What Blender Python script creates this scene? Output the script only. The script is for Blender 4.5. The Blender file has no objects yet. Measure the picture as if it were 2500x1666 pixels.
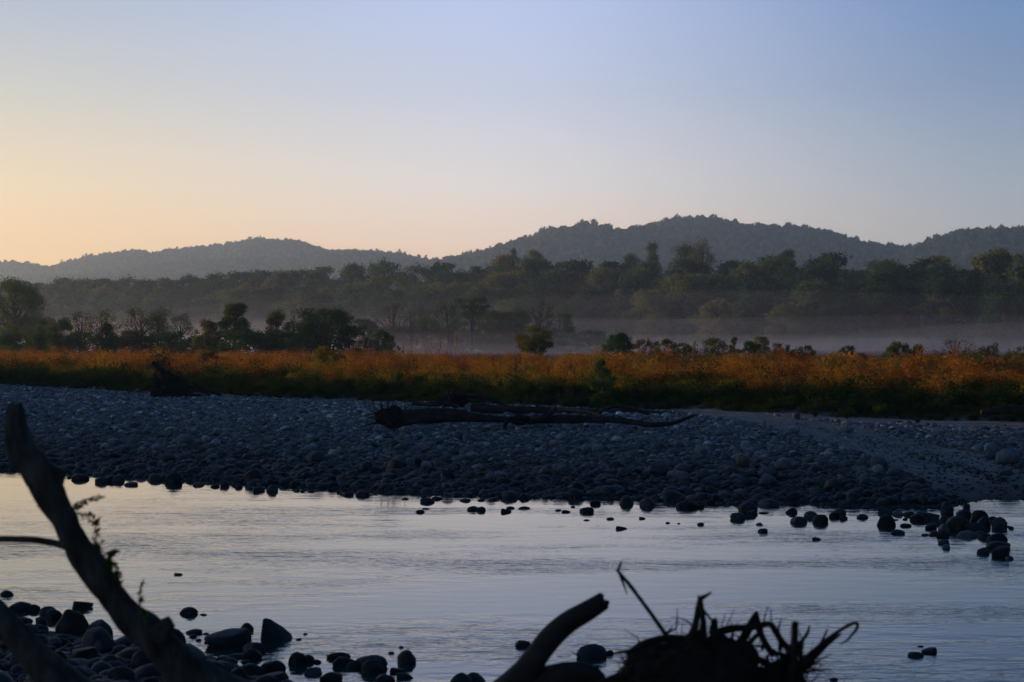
import bpy, math, random
import numpy as np
from mathutils import noise as mnoise, Vector

SC = bpy.context.scene
COL = SC.collection
R = math.radians
F = 4166.7          # focal length in photo pixels (photo 2500 wide, 60 mm on 36 mm)
CX, HY, EYE = 1250.0, 833.0, 3.5

# ------------------------------------------------------------------ camera
cam = bpy.data.cameras.new("camera")
cam.lens = 60; cam.sensor_width = 36
cam.clip_start = 0.2; cam.clip_end = 20000
cam.dof.use_dof = True; cam.dof.focus_distance = 90; cam.dof.aperture_fstop = 3.4
camo = bpy.data.objects.new("camera", cam); COL.objects.link(camo)
camo.location = (0, 0, EYE); camo.rotation_euler = (R(90), 0, 0)
SC.camera = camo

SUN_AZ = R(-62)      # measured from the view direction (+Y) toward +X
SUN_EL = R(4.4)
SUN_H = (math.sin(SUN_AZ), math.cos(SUN_AZ))

# ------------------------------------------------------------------ render settings
SC.view_settings.view_transform = 'Standard'
SC.view_settings.look = 'None'
SC.view_settings.exposure = 0.0
SC.view_settings.gamma = 1.0
cy = SC.cycles
cy.use_denoising = True
cy.max_bounces = 6; cy.diffuse_bounces = 2; cy.glossy_bounces = 2
cy.transmission_bounces = 2; cy.transparent_max_bounces = 12; cy.volume_bounces = 1
cy.sample_clamp_indirect = 4.0

# ------------------------------------------------------------------ world
def s2l(c):
    c = c / 255.0
    return c / 12.92 if c <= 0.04045 else ((c + 0.055) / 1.055) ** 2.4
def rgb(r, g, b): return (s2l(r), s2l(g), s2l(b), 1.0)

W = bpy.data.worlds.new("World"); SC.world = W; W.use_nodes = True
nt = W.node_tree; nt.nodes.clear(); N = nt.nodes; L = nt.links
def wn(t, **k):
    n = N.new(t)
    for a, v in k.items(): setattr(n, a, v)
    return n
def math_node(op, a, b=None, c=None):
    n = N.new('ShaderNodeMath'); n.operation = op
    for i, v in enumerate((a, b, c)):
        if v is None: continue
        if isinstance(v, (int, float)): n.inputs[i].default_value = v
        else: L.new(v, n.inputs[i])
    return n.outputs[0]
tc = wn('ShaderNodeTexCoord'); sep = wn('ShaderNodeSeparateXYZ'); L.new(tc.outputs['Generated'], sep.inputs[0])
x_, y_, z_ = sep.outputs
hl = math_node('SQRT', math_node('ADD', math_node('MULTIPLY', x_, x_), math_node('ADD', math_node('MULTIPLY', y_, y_), 1e-6)))
dt = math_node('DIVIDE', math_node('ADD', math_node('MULTIPLY', x_, SUN_H[0]), math_node('MULTIPLY', y_, SUN_H[1])), hl)
dt.node.use_clamp = False
delta = math_node('ARCCOSINE', math_node('MINIMUM', math_node('MAXIMUM', dt, -1.0), 1.0))   # 0..pi from the sun's azimuth
def ramp(stops):
    n = wn('ShaderNodeValToRGB'); cr = n.color_ramp; cr.interpolation = 'B_SPLINE' if False else 'LINEAR'
    while len(cr.elements) > 1: cr.elements.remove(cr.elements[0])
    cr.elements[0].position = stops[0][0]; cr.elements[0].color = stops[0][1]
    for p, c in stops[1:]:
        e = cr.elements.new(p); e.color = c
    L.new(elev, n.inputs[0]); return n.outputs[0]
# sine of elevation -> sqrt so the horizon gets room
elev = math_node('SQRT', math_node('MAXIMUM', z_, 0.0))
def P_(deg): return math.sqrt(math.sin(R(deg)))
ZEN = (0.005, 0.032, 0.11, 1)
def column(h0, h3, h5, h8, h11, up=1.0):
    k_ = lambda c, f: tuple(v*f for v in rgb(*c)[:3]) + (1,)
    return ramp([(0.0, k_(h0, 1.65)), (P_(2.8), k_(h3, 1.46)), (P_(5.2), k_(h5, 1.22)), (P_(8.3), rgb(*h8)), (P_(11.5), rgb(*h11)),
                 (P_(20), (0.040*up, 0.16*up, 0.38*up, 1)), (P_(40), (0.008*up, 0.055*up, 0.18*up, 1)), (1.0, ZEN)])
SUNWARD = column((252, 190, 108), (240, 194, 128), (216, 190, 152), (180, 180, 184), (150, 166, 196), 0.9)
LEFT = column((255, 190, 108), (255, 202, 136), (236, 207, 168), (205, 201, 194), (166, 178, 203), 1.0)
MID = column((255, 203, 160), (252, 213, 184), (230, 219, 217), (207, 212, 235), (190, 202, 243), 1.0)
RIGHT = column((184, 172, 168), (176, 174, 172), (154, 164, 180), (126, 148, 186), (98, 132, 186), 0.6)
BACK = column((18, 30, 50), (18, 30, 52), (18, 32, 58), (18, 34, 62), (18, 36, 66), 0.25)
def blend(a, b, d0, d1):
    m = wn('ShaderNodeMapRange', interpolation_type='SMOOTHSTEP'); L.new(delta, m.inputs[0])
    m.inputs[1].default_value = R(d0); m.inputs[2].default_value = R(d1)
    x = wn('ShaderNodeMix', data_type='RGBA'); L.new(m.outputs[0], x.inputs[0]); L.new(a, x.inputs[6]); L.new(b, x.inputs[7])
    return x.outputs[2]
c = blend(SUNWARD, LEFT, 15, 45); c = blend(c, MID, 43, 64); c = blend(c, RIGHT, 60, 80); c = blend(c, BACK, 80, 150)
sky = wn('ShaderNodeTexSky', sky_type='NISHITA'); sky.sun_disc = False
sky.sun_elevation = SUN_EL; sky.sun_rotation = SUN_AZ; sky.air_density = 1.0; sky.dust_density = 1.5; sky.ozone_density = 2.0
b1 = wn('ShaderNodeBackground'); b1.inputs[1].default_value = 0.97
L.new(c, b1.inputs[0])
b2 = wn('ShaderNodeBackground'); b2.inputs[1].default_value = 0.05; L.new(sky.outputs[0], b2.inputs[0])
ad = wn('ShaderNodeAddShader'); L.new(b1.outputs[0], ad.inputs[0]); L.new(b2.outputs[0], ad.inputs[1])
wo = wn('ShaderNodeOutputWorld'); L.new(ad.outputs[0], wo.inputs[0])

sun = bpy.data.lights.new("sun", 'SUN'); sun.energy = 5.8; sun.angle = R(0.6); sun.color = (1.0, 0.60, 0.32)
suno = bpy.data.objects.new("sun", sun); COL.objects.link(suno)
sd = Vector((SUN_H[0] * math.cos(SUN_EL), SUN_H[1] * math.cos(SUN_EL), math.sin(SUN_EL)))
suno.rotation_euler = sd.to_track_quat('Z', 'Y').to_euler(); suno.location = (-60, 40, 60)

# ------------------------------------------------------------------ helpers
def tag(o, label=None, cat=None, group=None, kind=None):
    if label: o['label'] = label
    if cat: o['category'] = cat
    if group: o['group'] = group
    if kind: o['kind'] = kind
    return o
def mesh_np(name, v, f, mat=None, smooth=True):
    v = np.asarray(v, np.float32).reshape(-1, 3)
    me = bpy.data.meshes.new(name)
    if isinstance(f, np.ndarray): groups = [f]
    else: groups = [g for g in f if len(g)]
    me.vertices.add(len(v)); me.vertices.foreach_set('co', v.ravel())
    nl = sum(g.size for g in groups); nf = sum(len(g) for g in groups)
    me.loops.add(nl); me.polygons.add(nf)
    me.loops.foreach_set('vertex_index', np.concatenate([g.ravel() for g in groups]).astype(np.int32))
    sizes = np.concatenate([np.full(len(g), g.shape[1]) for g in groups])
    me.polygons.foreach_set('loop_start', np.concatenate([[0], np.cumsum(sizes)[:-1]]).astype(np.int32))
    me.polygons.foreach_set('use_smooth', np.full(nf, smooth))
    if mat: me.materials.append(mat)
    me.update(calc_edges=True); me.validate()
    return me
def link(name, me, parent=None):
    o = bpy.data.objects.new(name, me); COL.objects.link(o)
    if parent: o.parent = parent
    return o
def empty(name, loc):
    o = bpy.data.objects.new(name, None); COL.objects.link(o); o.location = loc; o.empty_display_size = .2
    return o
def pt(px, py, Y): return Vector(((px - CX) * Y / F, Y, EYE - (py - HY) * Y / F))
class Geo:
    def __init__(s): s.v = []; s.q = []; s.t = []; s.n = 0
    def add(s, v, q=None, t=None):
        v = np.asarray(v, float).reshape(-1, 3)
        if q is not None and len(q): s.q.append(np.asarray(q) + s.n)
        if t is not None and len(t): s.t.append(np.asarray(t) + s.n)
        s.v.append(v); s.n += len(v)
    def mesh(s, name, mat, smooth=True):
        g = []
        if s.q: g.append(np.vstack(s.q))
        if s.t: g.append(np.vstack(s.t))
        return mesh_np(name, np.vstack(s.v), g, mat, smooth)
def spline(pts, rad, n):
    P = np.array([list(p) for p in pts], float); r = np.array(rad, float)
    m = len(P); out = []; ro = []
    for k in range(n):
        t = k / (n - 1) * (m - 1); i = min(int(t), m - 2); u = t - i
        p0 = P[max(i-1, 0)]; p1 = P[i]; p2 = P[i+1]; p3 = P[min(i+2, m-1)]
        out.append(.5*((2*p1) + (-p0+p2)*u + (2*p0-5*p1+4*p2-p3)*u*u + (-p0+3*p1-3*p2+p3)*u**3))
        ro.append(r[i]*(1-u) + r[i+1]*u)
    return np.array(out), np.array(ro)
def tube(g, pts, rad, seg=8, n=None, rough=0.0, seed=0, freq=3.0, jag=0.0):
    if n is None: n = max(2, len(pts) * 4)
    P, r = spline(pts, rad, n) if len(pts) > 2 or n > 2 else (np.array([list(p) for p in pts], float), np.array(rad, float))
    T = np.gradient(P, axis=0); T /= (np.linalg.norm(T, axis=1, keepdims=True) + 1e-9)
    up = np.array([0, 0, 1.0]) if abs(T[0, 2]) < .9 else np.array([1.0, 0, 0])
    a = np.cross(T[0], up); a /= np.linalg.norm(a)
    V = []; ang = np.arange(seg) * 2 * math.pi / seg
    rnd = np.random.RandomState(seed + 17)
    for k in range(n):
        a = a - T[k] * np.dot(a, T[k]); a /= np.linalg.norm(a) + 1e-9
        b = np.cross(T[k], a)
        rr = np.full(seg, r[k])
        if rough:
            for j in range(seg):
                d = math.cos(ang[j]) * a + math.sin(ang[j]) * b
                q = P[k] * freq / max(r.max(), 1e-4) * .25 + d * 1.3 + seed * 7.1
                rr[j] *= 1 + rough * (mnoise.noise(Vector(q)) + .5 * mnoise.noise(Vector(q * 2.3)))
        ring = P[k] + rr[:, None] * (np.cos(ang)[:, None] * a + np.sin(ang)[:, None] * b)
        if jag and k == n - 1: ring += T[k] * rnd.uniform(-jag, jag, seg)[:, None] * 1.0
        V.append(ring)
    V = np.vstack(V); q = []
    for k in range(n - 1):
        for j in range(seg):
            j2 = (j + 1) % seg
            q.append((k*seg+j, k*seg+j2, (k+1)*seg+j2, (k+1)*seg+j))
    base = len(V); V = np.vstack([V, P[:1] - T[:1] * r[0] * .2, P[-1:] + (0 if jag else 1) * T[-1:] * r[-1] * .5])
    t = [(base, (j+1) % seg, j) for j in range(seg)] + [(base+1, (n-1)*seg+j, (n-1)*seg+(j+1) % seg) for j in range(seg)]
    g.add(V, np.array(q), np.array(t))
def leaves(g, centers, size, rnd, aspect=.55, updir=.0):
    c = np.asarray(centers, float); n = len(c)
    if n == 0: return
    d = rnd.normal(size=(n, 3)); d[:, 2] += updir; d /= np.linalg.norm(d, axis=1, keepdims=True)
    e = np.cross(d, rnd.normal(size=(n, 3))); e /= np.linalg.norm(e, axis=1, keepdims=True) + 1e-9
    s = size * rnd.uniform(.6, 1.35, size=(n, 1))
    d = d * s * .5; e = e * s * .5 * aspect
    V = np.stack([c - d, c + e, c + d, c - e], 1).reshape(-1, 3)
    g.add(V, np.arange(4 * n).reshape(-1, 4))
def ordinal(i):
    w = ['first','second','third','fourth','fifth','sixth','seventh','eighth','ninth','tenth','eleventh','twelfth']
    if i < 12: return w[i]
    k = i + 1
    return '%d%s' % (k, 'th' if 10 <= k % 100 <= 20 else {1: 'st', 2: 'nd', 3: 'rd'}.get(k % 10, 'th'))

# ------------------------------------------------------------------ materials
def new_mat(name):
    m = bpy.data.materials.new(name); m.use_nodes = True; m.node_tree.nodes.clear()
    return m, m.node_tree.nodes, m.node_tree.links
def rampn(N_, stops, fac=None, L_=None, interp='LINEAR'):
    n = N_.new('ShaderNodeValToRGB'); cr = n.color_ramp; cr.interpolation = interp
    cr.elements[0].position = stops[0][0]; cr.elements[0].color = (*stops[0][1], 1)
    cr.elements[1].position = stops[-1][0]; cr.elements[1].color = (*stops[-1][1], 1)
    for p, c_ in stops[1:-1]:
        e = cr.elements.new(p); e.color = (*c_, 1)
    if fac is not None: L_.new(fac, n.inputs[0])
    return n
def leaf_mat(name, stops, transl=.35, patch=.35, scale=.6, spread=.55):
    m, n, l = new_mat(name)
    oi = n.new('ShaderNodeObjectInfo'); ge = n.new('ShaderNodeNewGeometry')
    no = n.new('ShaderNodeTexNoise'); no.inputs['Scale'].default_value = scale; no.inputs['Detail'].default_value = 2
    l.new(ge.outputs['Position'], no.inputs['Vector'])
    a = n.new('ShaderNodeMath'); a.operation = 'MULTIPLY_ADD'; l.new(oi.outputs['Random'], a.inputs[0]); a.inputs[1].default_value = spread
    b = n.new('ShaderNodeMath'); b.operation = 'MULTIPLY_ADD'; l.new(no.outputs[0], b.inputs[0]); b.inputs[1].default_value = patch * 2; b.inputs[2].default_value = -patch + (1 - spread) / 2
    l.new(b.outputs[0], a.inputs[2])
    r = rampn(n, stops, a.outputs[0], l)
    d = n.new('ShaderNodeBsdfDiffuse'); t = n.new('ShaderNodeBsdfTranslucent'); mx = n.new('ShaderNodeMixShader'); mx.inputs[0].default_value = transl
    l.new(r.outputs[0], d.inputs[0]); l.new(r.outputs[0], t.inputs[0]); l.new(d.outputs[0], mx.inputs[1]); l.new(t.outputs[0], mx.inputs[2])
    o = n.new('ShaderNodeOutputMaterial'); l.new(mx.outputs[0], o.inputs[0]); return m
def bark_mat(name, c1, c2, scale=8.0, bump=.5, rough=.85, stretch=(1, 1, 1), dist=.02):
    m, n, l = new_mat(name)
    tcn = n.new('ShaderNodeTexCoord'); mp = n.new('ShaderNodeMapping'); l.new(tcn.outputs['Object'], mp.inputs[0]); mp.inputs['Scale'].default_value = stretch
    no = n.new('ShaderNodeTexNoise'); no.inputs['Scale'].default_value = scale; no.inputs['Detail'].default_value = 6; no.inputs['Roughness'].default_value = .65
    l.new(mp.outputs[0], no.inputs['Vector'])
    r = rampn(n, [(.3, c1), (.55, tuple((a+b)/2 for a, b in zip(c1, c2))), (.72, c2)], no.outputs[0], l)
    p = n.new('ShaderNodeBsdfPrincipled'); p.inputs['Roughness'].default_value = rough; p.inputs['Specular IOR Level'].default_value = .08
    bp = n.new('ShaderNodeBump'); bp.inputs['Strength'].default_value = bump; bp.inputs['Distance'].default_value = dist; l.new(no.outputs[0], bp.inputs['Height'])
    l.new(r.outputs[0], p.inputs['Base Color']); l.new(bp.outputs[0], p.inputs['Normal'])
    o = n.new('ShaderNodeOutputMaterial'); l.new(p.outputs[0], o.inputs[0]); return m

M_STONE, n, l = new_mat('river_stone')
oi = n.new('ShaderNodeObjectInfo'); ge = n.new('ShaderNodeNewGeometry')
r1 = rampn(n, [(0, (.035, .05, .06)), (.25, (.095, .13, .155)), (.5, (.15, .185, .205)), (.58, (.14, .11, .085)), (.66, (.22, .26, .29)), (.85, (.12, .16, .20)), (1, (.55, .58, .60))], oi.outputs['Random'], l)
no = n.new('ShaderNodeTexNoise'); no.inputs['Scale'].default_value = 9; no.inputs['Detail'].default_value = 5; l.new(ge.outputs['Position'], no.inputs['Vector'])
mr = n.new('ShaderNodeMapRange'); l.new(no.outputs[0], mr.inputs[0]); mr.inputs[1].default_value = .25; mr.inputs[2].default_value = .75; mr.inputs[3].default_value = .6; mr.inputs[4].default_value = 1.3
mm = n.new('ShaderNodeMix'); mm.data_type = 'RGBA'; mm.blend_type = 'MULTIPLY'; mm.inputs[0].default_value = 1
l.new(r1.outputs[0], mm.inputs[6]); l.new(mr.outputs[0], mm.inputs[7])
# wet at the waterline, and painted-in shade carried on up the gravel bar
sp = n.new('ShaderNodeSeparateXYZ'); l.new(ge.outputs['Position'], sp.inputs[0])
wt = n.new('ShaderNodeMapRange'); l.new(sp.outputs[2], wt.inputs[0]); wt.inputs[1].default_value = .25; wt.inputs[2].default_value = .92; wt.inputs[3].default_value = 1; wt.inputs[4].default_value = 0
wm = n.new('ShaderNodeMix'); wm.data_type = 'RGBA'; wm.blend_type = 'MULTIPLY'; near_shade = n.new('ShaderNodeMapRange'); l.new(sp.outputs[1], near_shade.inputs[0]); near_shade.inputs[1].default_value = 31; near_shade.inputs[2].default_value = 27; near_shade.inputs[3].default_value = 0; near_shade.inputs[4].default_value = 1
wx = n.new('ShaderNodeMath'); wx.operation = 'MAXIMUM'; l.new(wt.outputs[0], wx.inputs[0]); l.new(near_shade.outputs[0], wx.inputs[1])   # near bank stones darkened in the colour to stand in for foreground shade
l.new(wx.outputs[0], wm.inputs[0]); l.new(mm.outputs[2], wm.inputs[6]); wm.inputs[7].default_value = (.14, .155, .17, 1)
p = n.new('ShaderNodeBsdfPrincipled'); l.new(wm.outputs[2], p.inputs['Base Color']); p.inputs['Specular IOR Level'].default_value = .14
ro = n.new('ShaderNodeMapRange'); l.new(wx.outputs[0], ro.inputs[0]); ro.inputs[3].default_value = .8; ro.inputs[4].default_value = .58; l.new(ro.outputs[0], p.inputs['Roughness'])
bp = n.new('ShaderNodeBump'); bp.inputs['Strength'].default_value = .35; bp.inputs['Distance'].default_value = .02; l.new(no.outputs[0], bp.inputs['Height']); l.new(bp.outputs[0], p.inputs['Normal'])
o = n.new('ShaderNodeOutputMaterial'); l.new(p.outputs[0], o.inputs[0])

M_BARK = bark_mat('grey_bark', (.009, .009, .008), (.11, .107, .10), 9, .8, .85, (1, 1, .35))
M_TRUNK = bark_mat('tree_bark', (.035, .03, .025), (.09, .08, .065), 4, .4)
M_DRIFT = bark_mat('weathered_driftwood', (.014, .013, .012), (.05, .047, .043), 6, .7, .8, (.3, 1, 1))
M_ROOT = bark_mat('dark_root_wood', (.010, .008, .007), (.035, .03, .025), 14, .6)
M_MUD = bark_mat('muddy_root_soil', (.009, .008, .007), (.028, .024, .02), 12, .9, .95)
M_LEAF_DK = leaf_mat('dark_leaves', [(0, (.026, .062, .02)), (.4, (.052, .11, .028)), (.75, (.09, .14, .035)), (1, (.14, .15, .04))], .3)
M_LEAF_OL = leaf_mat('olive_leaves', [(0, (.045, .075, .02)), (.5, (.11, .125, .03)), (1, (.18, .16, .04))], .4)
M_LEAF_BR = leaf_mat('brown_leaves', [(0, (.045, .055, .02)), (.5, (.09, .08, .03)), (1, (.14, .10, .035))], .4)
M_FOREST = leaf_mat('forest_leaves', [(0, (.022, .058, .026)), (.35, (.045, .10, .036)), (.6, (.085, .14, .042)), (.85, (.16, .175, .055)), (1, (.21, .18, .06))], .38, .12, .08, .85)
M_RUST = leaf_mat('rust_weeds', [(0, (.05, .045, .012)), (.25, (.11, .05, .014)), (.48, (.26, .095, .016)), (.72, (.33, .18, .024)), (1, (.17, .18, .03))], .45, .6, .14, .45)
M_YELL = leaf_mat('yellow_green_weeds', [(0, (.04, .07, .012)), (.5, (.14, .14, .018)), (1, (.30, .20, .02))], .45, .3, .5)
M_GREEN = leaf_mat('green_weeds', [(0, (.018, .035, .010)), (.5, (.035, .06, .014)), (1, (.075, .095, .018))], .35, .3, .4)
M_STRAW = leaf_mat('straw_stalks', [(0, (.16, .10, .05)), (1, (.32, .20, .11))], .3)

# ------------------------------------------------------------------ terrain
SX = np.array([-400, -60, -30, -13.5, -11.3, -8.5, -6.2, -3.2, -.4, 2.2, 4.6, 6.3, 7.8, 9.0, 10.5, 14, 20, 60, 400])
SY = np.array([70, 52, 47.5, 45.2, 43.9, 42.2, 40.5, 38.4, 37.5, 36.6, 35.9, 35.6, 34.2, 34.8, 36.2, 37, 37.5, 34, 30]) + 1.3
EX = np.array([-400, -80, -45, -29.7, -19.8, -10.2, -4.3, .8, 7, 11, 17.4, 30, 60, 400])
EY = np.array([330, 160, 118, 99, 87, 77, 72, 68, 64.5, 61, 57.5, 51, 45, 40])
NX = np.array([-400, -20, -8, -6, -5, -3.9, -3, -2, -1, 0, 4, 10, 30, 400])
NY = np.array([40, 25, 21.6, 20.7, 20.1, 19.5, 18.5, 17.2, 16.0, 15, 13, 11, 9, 5])
FX = np.array([-1500, -230, 130, 300, 1500]); FY = np.array([1200, 640, 335, 260, 200])
def shore(x): return np.interp(x, SX, SY)
def edge(x): return np.interp(x, EX, EY)
def near(x): return np.interp(x, NX, NY)
def fore(x): return np.interp(x, FX, FY)
def wob(x, y, s=1.0, k=0.0):
    return (np.sin(x*1.3*s+1.7+k)*np.sin(y*1.1*s+.4+k) + .6*np.sin(x*2.9*s+y*1.7*s+k*2) + .4*np.sin(y*4.1*s-x*3.3*s+k))/2
def smooth(a, b, t):
    t = np.clip((t - a) / (b - a), 0, 1); return t*t*(3-2*t)
# sandy track, measured on the gravel bar (photo points dropped on the ground)
def ground_xy(px, py, z=.9):
    Y = (EYE - z) * F / (py - HY); return ((px - CX) * Y / F, Y)
TRACKPX = [(1330, 1004), (1640, 1004), (1760, 1020), (1884, 1045), (1979, 1076), (2040, 1087), (2142, 1123), (2210, 1154), (2278, 1196), (2363, 1230), (2407, 1246),
           (2640, 1250), (2580, 1180), (2500, 1150), (2414, 1112), (2278, 1086), (2176, 1064), (2074, 1041), (1938, 1022), (2100, 1032), (2300, 1040), (2560, 1050), (2560, 1003), (2000, 995), (1500, 986)]
def inside(poly, x, y):
    x = np.asarray(x); y = np.asarray(y); r = np.zeros(x.shape, bool); n_ = len(poly)
    for i in range(n_):
        x1, y1 = poly[i]; x2, y2 = poly[(i+1) % n_]
        c_ = ((y1 > y) != (y2 > y)) & (x < (x2-x1)*(y-y1)/((y2-y1) if y2 != y1 else 1e-9)+x1)
        r ^= c_
    return r
def height(x, y):
    x = np.asarray(x, float); y = np.asarray(y, float)
    t = y - shore(x)
    far = np.where(t > 0, 1.0*(1-np.exp(-np.maximum(t, 0)/12)), np.maximum(t*.09, -.9))
    far += .05*wob(x*.35, y*.35)*np.clip(t/4, 0, 1)
    far += .045*wob(x, y, 1.1)*np.clip(1-np.abs(t)/3, 0, 1)
    e = y - edge(x)
    far = far + .35*smooth(-.6, 1.4, e+.5*wob(x*.5, y*.1)) + .08*wob(x*.12, y*.12)*smooth(2, 20, e) + .2*smooth(10, 70, e)
    fr = y - fore(x)
    far = far + np.clip(fr, 0, 130)*.115 + np.clip(fr, -60, 0)*0
    s = near(x) - y
    nr = np.where(s > 0, np.minimum(s*.075, .7) + .9*smooth(6.2, 13, s)*1.0, np.maximum(s*.08, -.9))
    nr += .03*wob(x, y, 1.3)*np.clip(1-np.abs(s)/3, 0, 1)
    mid = (shore(x) + near(x)) / 2
    return np.where(y > mid, far, nr)
def drop(px, py):
    Y = 55.0
    for _ in range(40): Y = .5*Y + .5*(EYE - float(height((px-CX)*Y/F, Y)))*F/(py-HY)
    return ((px-CX)*Y/F, Y)
TRACK = [drop(*p) for p in TRACKPX]
def axis(core0, core1, step, lo, hi, g=1.11):
    a = list(np.arange(core0, core1, step)); s = step; x = a[-1]
    while x < hi: s *= g; x += s; a.append(x)
    s = step; x = a[0]; b = []
    while x > lo: s *= g; x -= s; b.append(x)
    return np.array(b[::-1] + a)
gx = np.unique(np.clip(axis(-42, 42, .35, -1850, 1850), -1850, 1850)); gy = np.unique(np.clip(axis(4, 112, .35, -110, 4050), -110, 4050))
XX, YY = np.meshgrid(gx, gy); ZZ = height(XX, YY)
nx_, ny_ = len(gx), len(gy)
idx = np.arange(nx_*ny_).reshape(ny_, nx_)
q = np.stack([idx[:-1, :-1], idx[:-1, 1:], idx[1:, 1:], idx[1:, :-1]], -1).reshape(-1, 4)
M_GROUND, n, l = new_mat('river_ground')
ge = n.new('ShaderNodeNewGeometry')
at = n.new('ShaderNodeAttribute'); at.attribute_name = 'sand'; at2 = n.new('ShaderNodeAttribute'); at2.attribute_name = 'soil'
vo = n.new('ShaderNodeTexVoronoi'); vo.inputs['Scale'].default_value = 14; l.new(ge.outputs['Position'], vo.inputs['Vector'])
no = n.new('ShaderNodeTexNoise'); no.inputs['Scale'].default_value = 1.6; no.inputs['Detail'].default_value = 8; l.new(ge.outputs['Position'], no.inputs['Vector'])
pc = rampn(n, [(0, (.07, .07, .07)), (.5, (.12, .115, .105)), (1, (.22, .215, .2))], None, l)
sc_ = n.new('ShaderNodeSeparateColor'); l.new(vo.outputs['Color'], sc_.inputs[0]); l.new(sc_.outputs[0], pc.inputs[0])
sc2 = rampn(n, [(.35, (.10, .12, .13)), (.65, (.165, .185, .20))], no.outputs[0], l)
soc = rampn(n, [(.35, (.03, .025, .018)), (.65, (.055, .045, .03))], no.outputs[0], l)
m1 = n.new('ShaderNodeMix'); m1.data_type = 'RGBA'; l.new(at.outputs['Fac'], m1.inputs[0]); l.new(pc.outputs[0], m1.inputs[6]); l.new(sc2.outputs[0], m1.inputs[7])
m2 = n.new('ShaderNodeMix'); m2.data_type = 'RGBA'; l.new(at2.outputs['Fac'], m2.inputs[0]); l.new(m1.outputs[2], m2.inputs[6]); l.new(soc.outputs[0], m2.inputs[7])
sp = n.new('ShaderNodeSeparateXYZ'); l.new(ge.outputs['Position'], sp.inputs[0])
wt = n.new('ShaderNodeMapRange'); l.new(sp.outputs[2], wt.inputs[0]); wt.inputs[1].default_value = .04; wt.inputs[2].default_value = .3; wt.inputs[3].default_value = .35; wt.inputs[4].default_value = 1
wm = n.new('ShaderNodeMix'); wm.data_type = 'RGBA'; wm.blend_type = 'MULTIPLY'; wm.inputs[0].default_value = 1; l.new(m2.outputs[2], wm.inputs[6]); l.new(wt.outputs[0], wm.inputs[7])
p = n.new('ShaderNodeBsdfPrincipled'); l.new(wm.outputs[2], p.inputs['Base Color']); p.inputs['Roughness'].default_value = .9; p.inputs['Specular IOR Level'].default_value = .15
hm = n.new('ShaderNodeMath'); hm.operation = 'ADD'; l.new(vo.outputs['Distance'], hm.inputs[0]); l.new(no.outputs[0], hm.inputs[1])
bp = n.new('ShaderNodeBump'); bp.inputs['Strength'].default_value = .6; bp.inputs['Distance'].default_value = .04; l.new(hm.outputs[0], bp.inputs['Height']); l.new(bp.outputs[0], p.inputs['Normal'])
o = n.new('ShaderNodeOutputMaterial'); l.new(p.outputs[0], o.inputs[0])
me = mesh_np('ground', np.stack([XX, YY, ZZ], -1), q, M_GROUND)
jx = XX + .5*wob(XX, YY, .9); jy = YY + .5*wob(YY, XX, .8)
sand = inside(TRACK, jx, jy).astype(float); e_ = YY - edge(XX)
sand = np.maximum(sand, smooth(-2.5, 0, e_)*(1-smooth(0, .6, e_)))
a = me.attributes.new('sand', 'FLOAT', 'POINT'); a.data.foreach_set('value', sand.ravel().astype(np.float32))
a = me.attributes.new('soil', 'FLOAT', 'POINT'); a.data.foreach_set('value', smooth(-.4, .5, e_).ravel().astype(np.float32))
tag(link('ground', me), kind='structure')

# water
M_WATER, n, l = new_mat('river_water')
ge = n.new('ShaderNodeNewGeometry')
def wnoise(sx, sy, scale, det, rough=.5):
    mp = n.new('ShaderNodeMapping'); l.new(ge.outputs['Position'], mp.inputs[0]); mp.inputs['Scale'].default_value = (sx, sy, 1); mp.inputs['Rotation'].default_value = (0, 0, R(4))
    t = n.new('ShaderNodeTexNoise'); t.inputs['Scale'].default_value = scale; t.inputs['Detail'].default_value = det; t.inputs['Roughness'].default_value = rough
    l.new(mp.outputs[0], t.inputs['Vector']); return t.outputs[0]
fine = wnoise(1.0, 1.6, 6.0, 3); med = wnoise(.55, 1.5, 1.9, 3); patch = wnoise(.10, .35, 1.0, 3, .6)
pm = n.new('ShaderNodeMapRange'); l.new(patch, pm.inputs[0]); pm.inputs[1].default_value = .42; pm.inputs[2].default_value = .62; pm.inputs[3].default_value = .12; pm.inputs[4].default_value = 1.0
sp = n.new('ShaderNodeSeparateXYZ'); l.new(ge.outputs['Position'], sp.inputs[0])
mid_ = n.new('ShaderNodeMapRange'); mid_.interpolation_type = 'SMOOTHSTEP'; l.new(sp.outputs[1], mid_.inputs[0]); mid_.inputs[1].default_value = 40; mid_.inputs[2].default_value = 29; mid_.inputs[3].default_value = .22; mid_.inputs[4].default_value = 1.0
sm_ = n.new('ShaderNodeMath'); sm_.operation = 'MULTIPLY'; l.new(pm.outputs[0], sm_.inputs[0]); l.new(mid_.outputs[0], sm_.inputs[1])
ha = n.new('ShaderNodeMath'); ha.operation = 'MULTIPLY_ADD'; l.new(fine, ha.inputs[0]); ha.inputs[1].default_value = .3; l.new(med, ha.inputs[2])
bp = n.new('ShaderNodeBump'); bp.inputs['Distance'].default_value = .03; l.new(ha.outputs[0], bp.inputs['Height']); l.new(sm_.outputs[0], bp.inputs['Strength'])
p = n.new('ShaderNodeBsdfPrincipled'); p.inputs['Base Color'].default_value = (.006, .032, .034, 1); p.inputs['Roughness'].default_value = .04; p.inputs['IOR'].default_value = 1.5
p.inputs['Specular IOR Level'].default_value = .5
l.new(bp.outputs[0], p.inputs['Normal']); o = n.new('ShaderNodeOutputMaterial'); l.new(p.outputs[0], o.inputs[0])
wv = np.array([(-390, 0, 0), (390, 0, 0), (390, 75, 0), (-390, 75, 0)])
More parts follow.
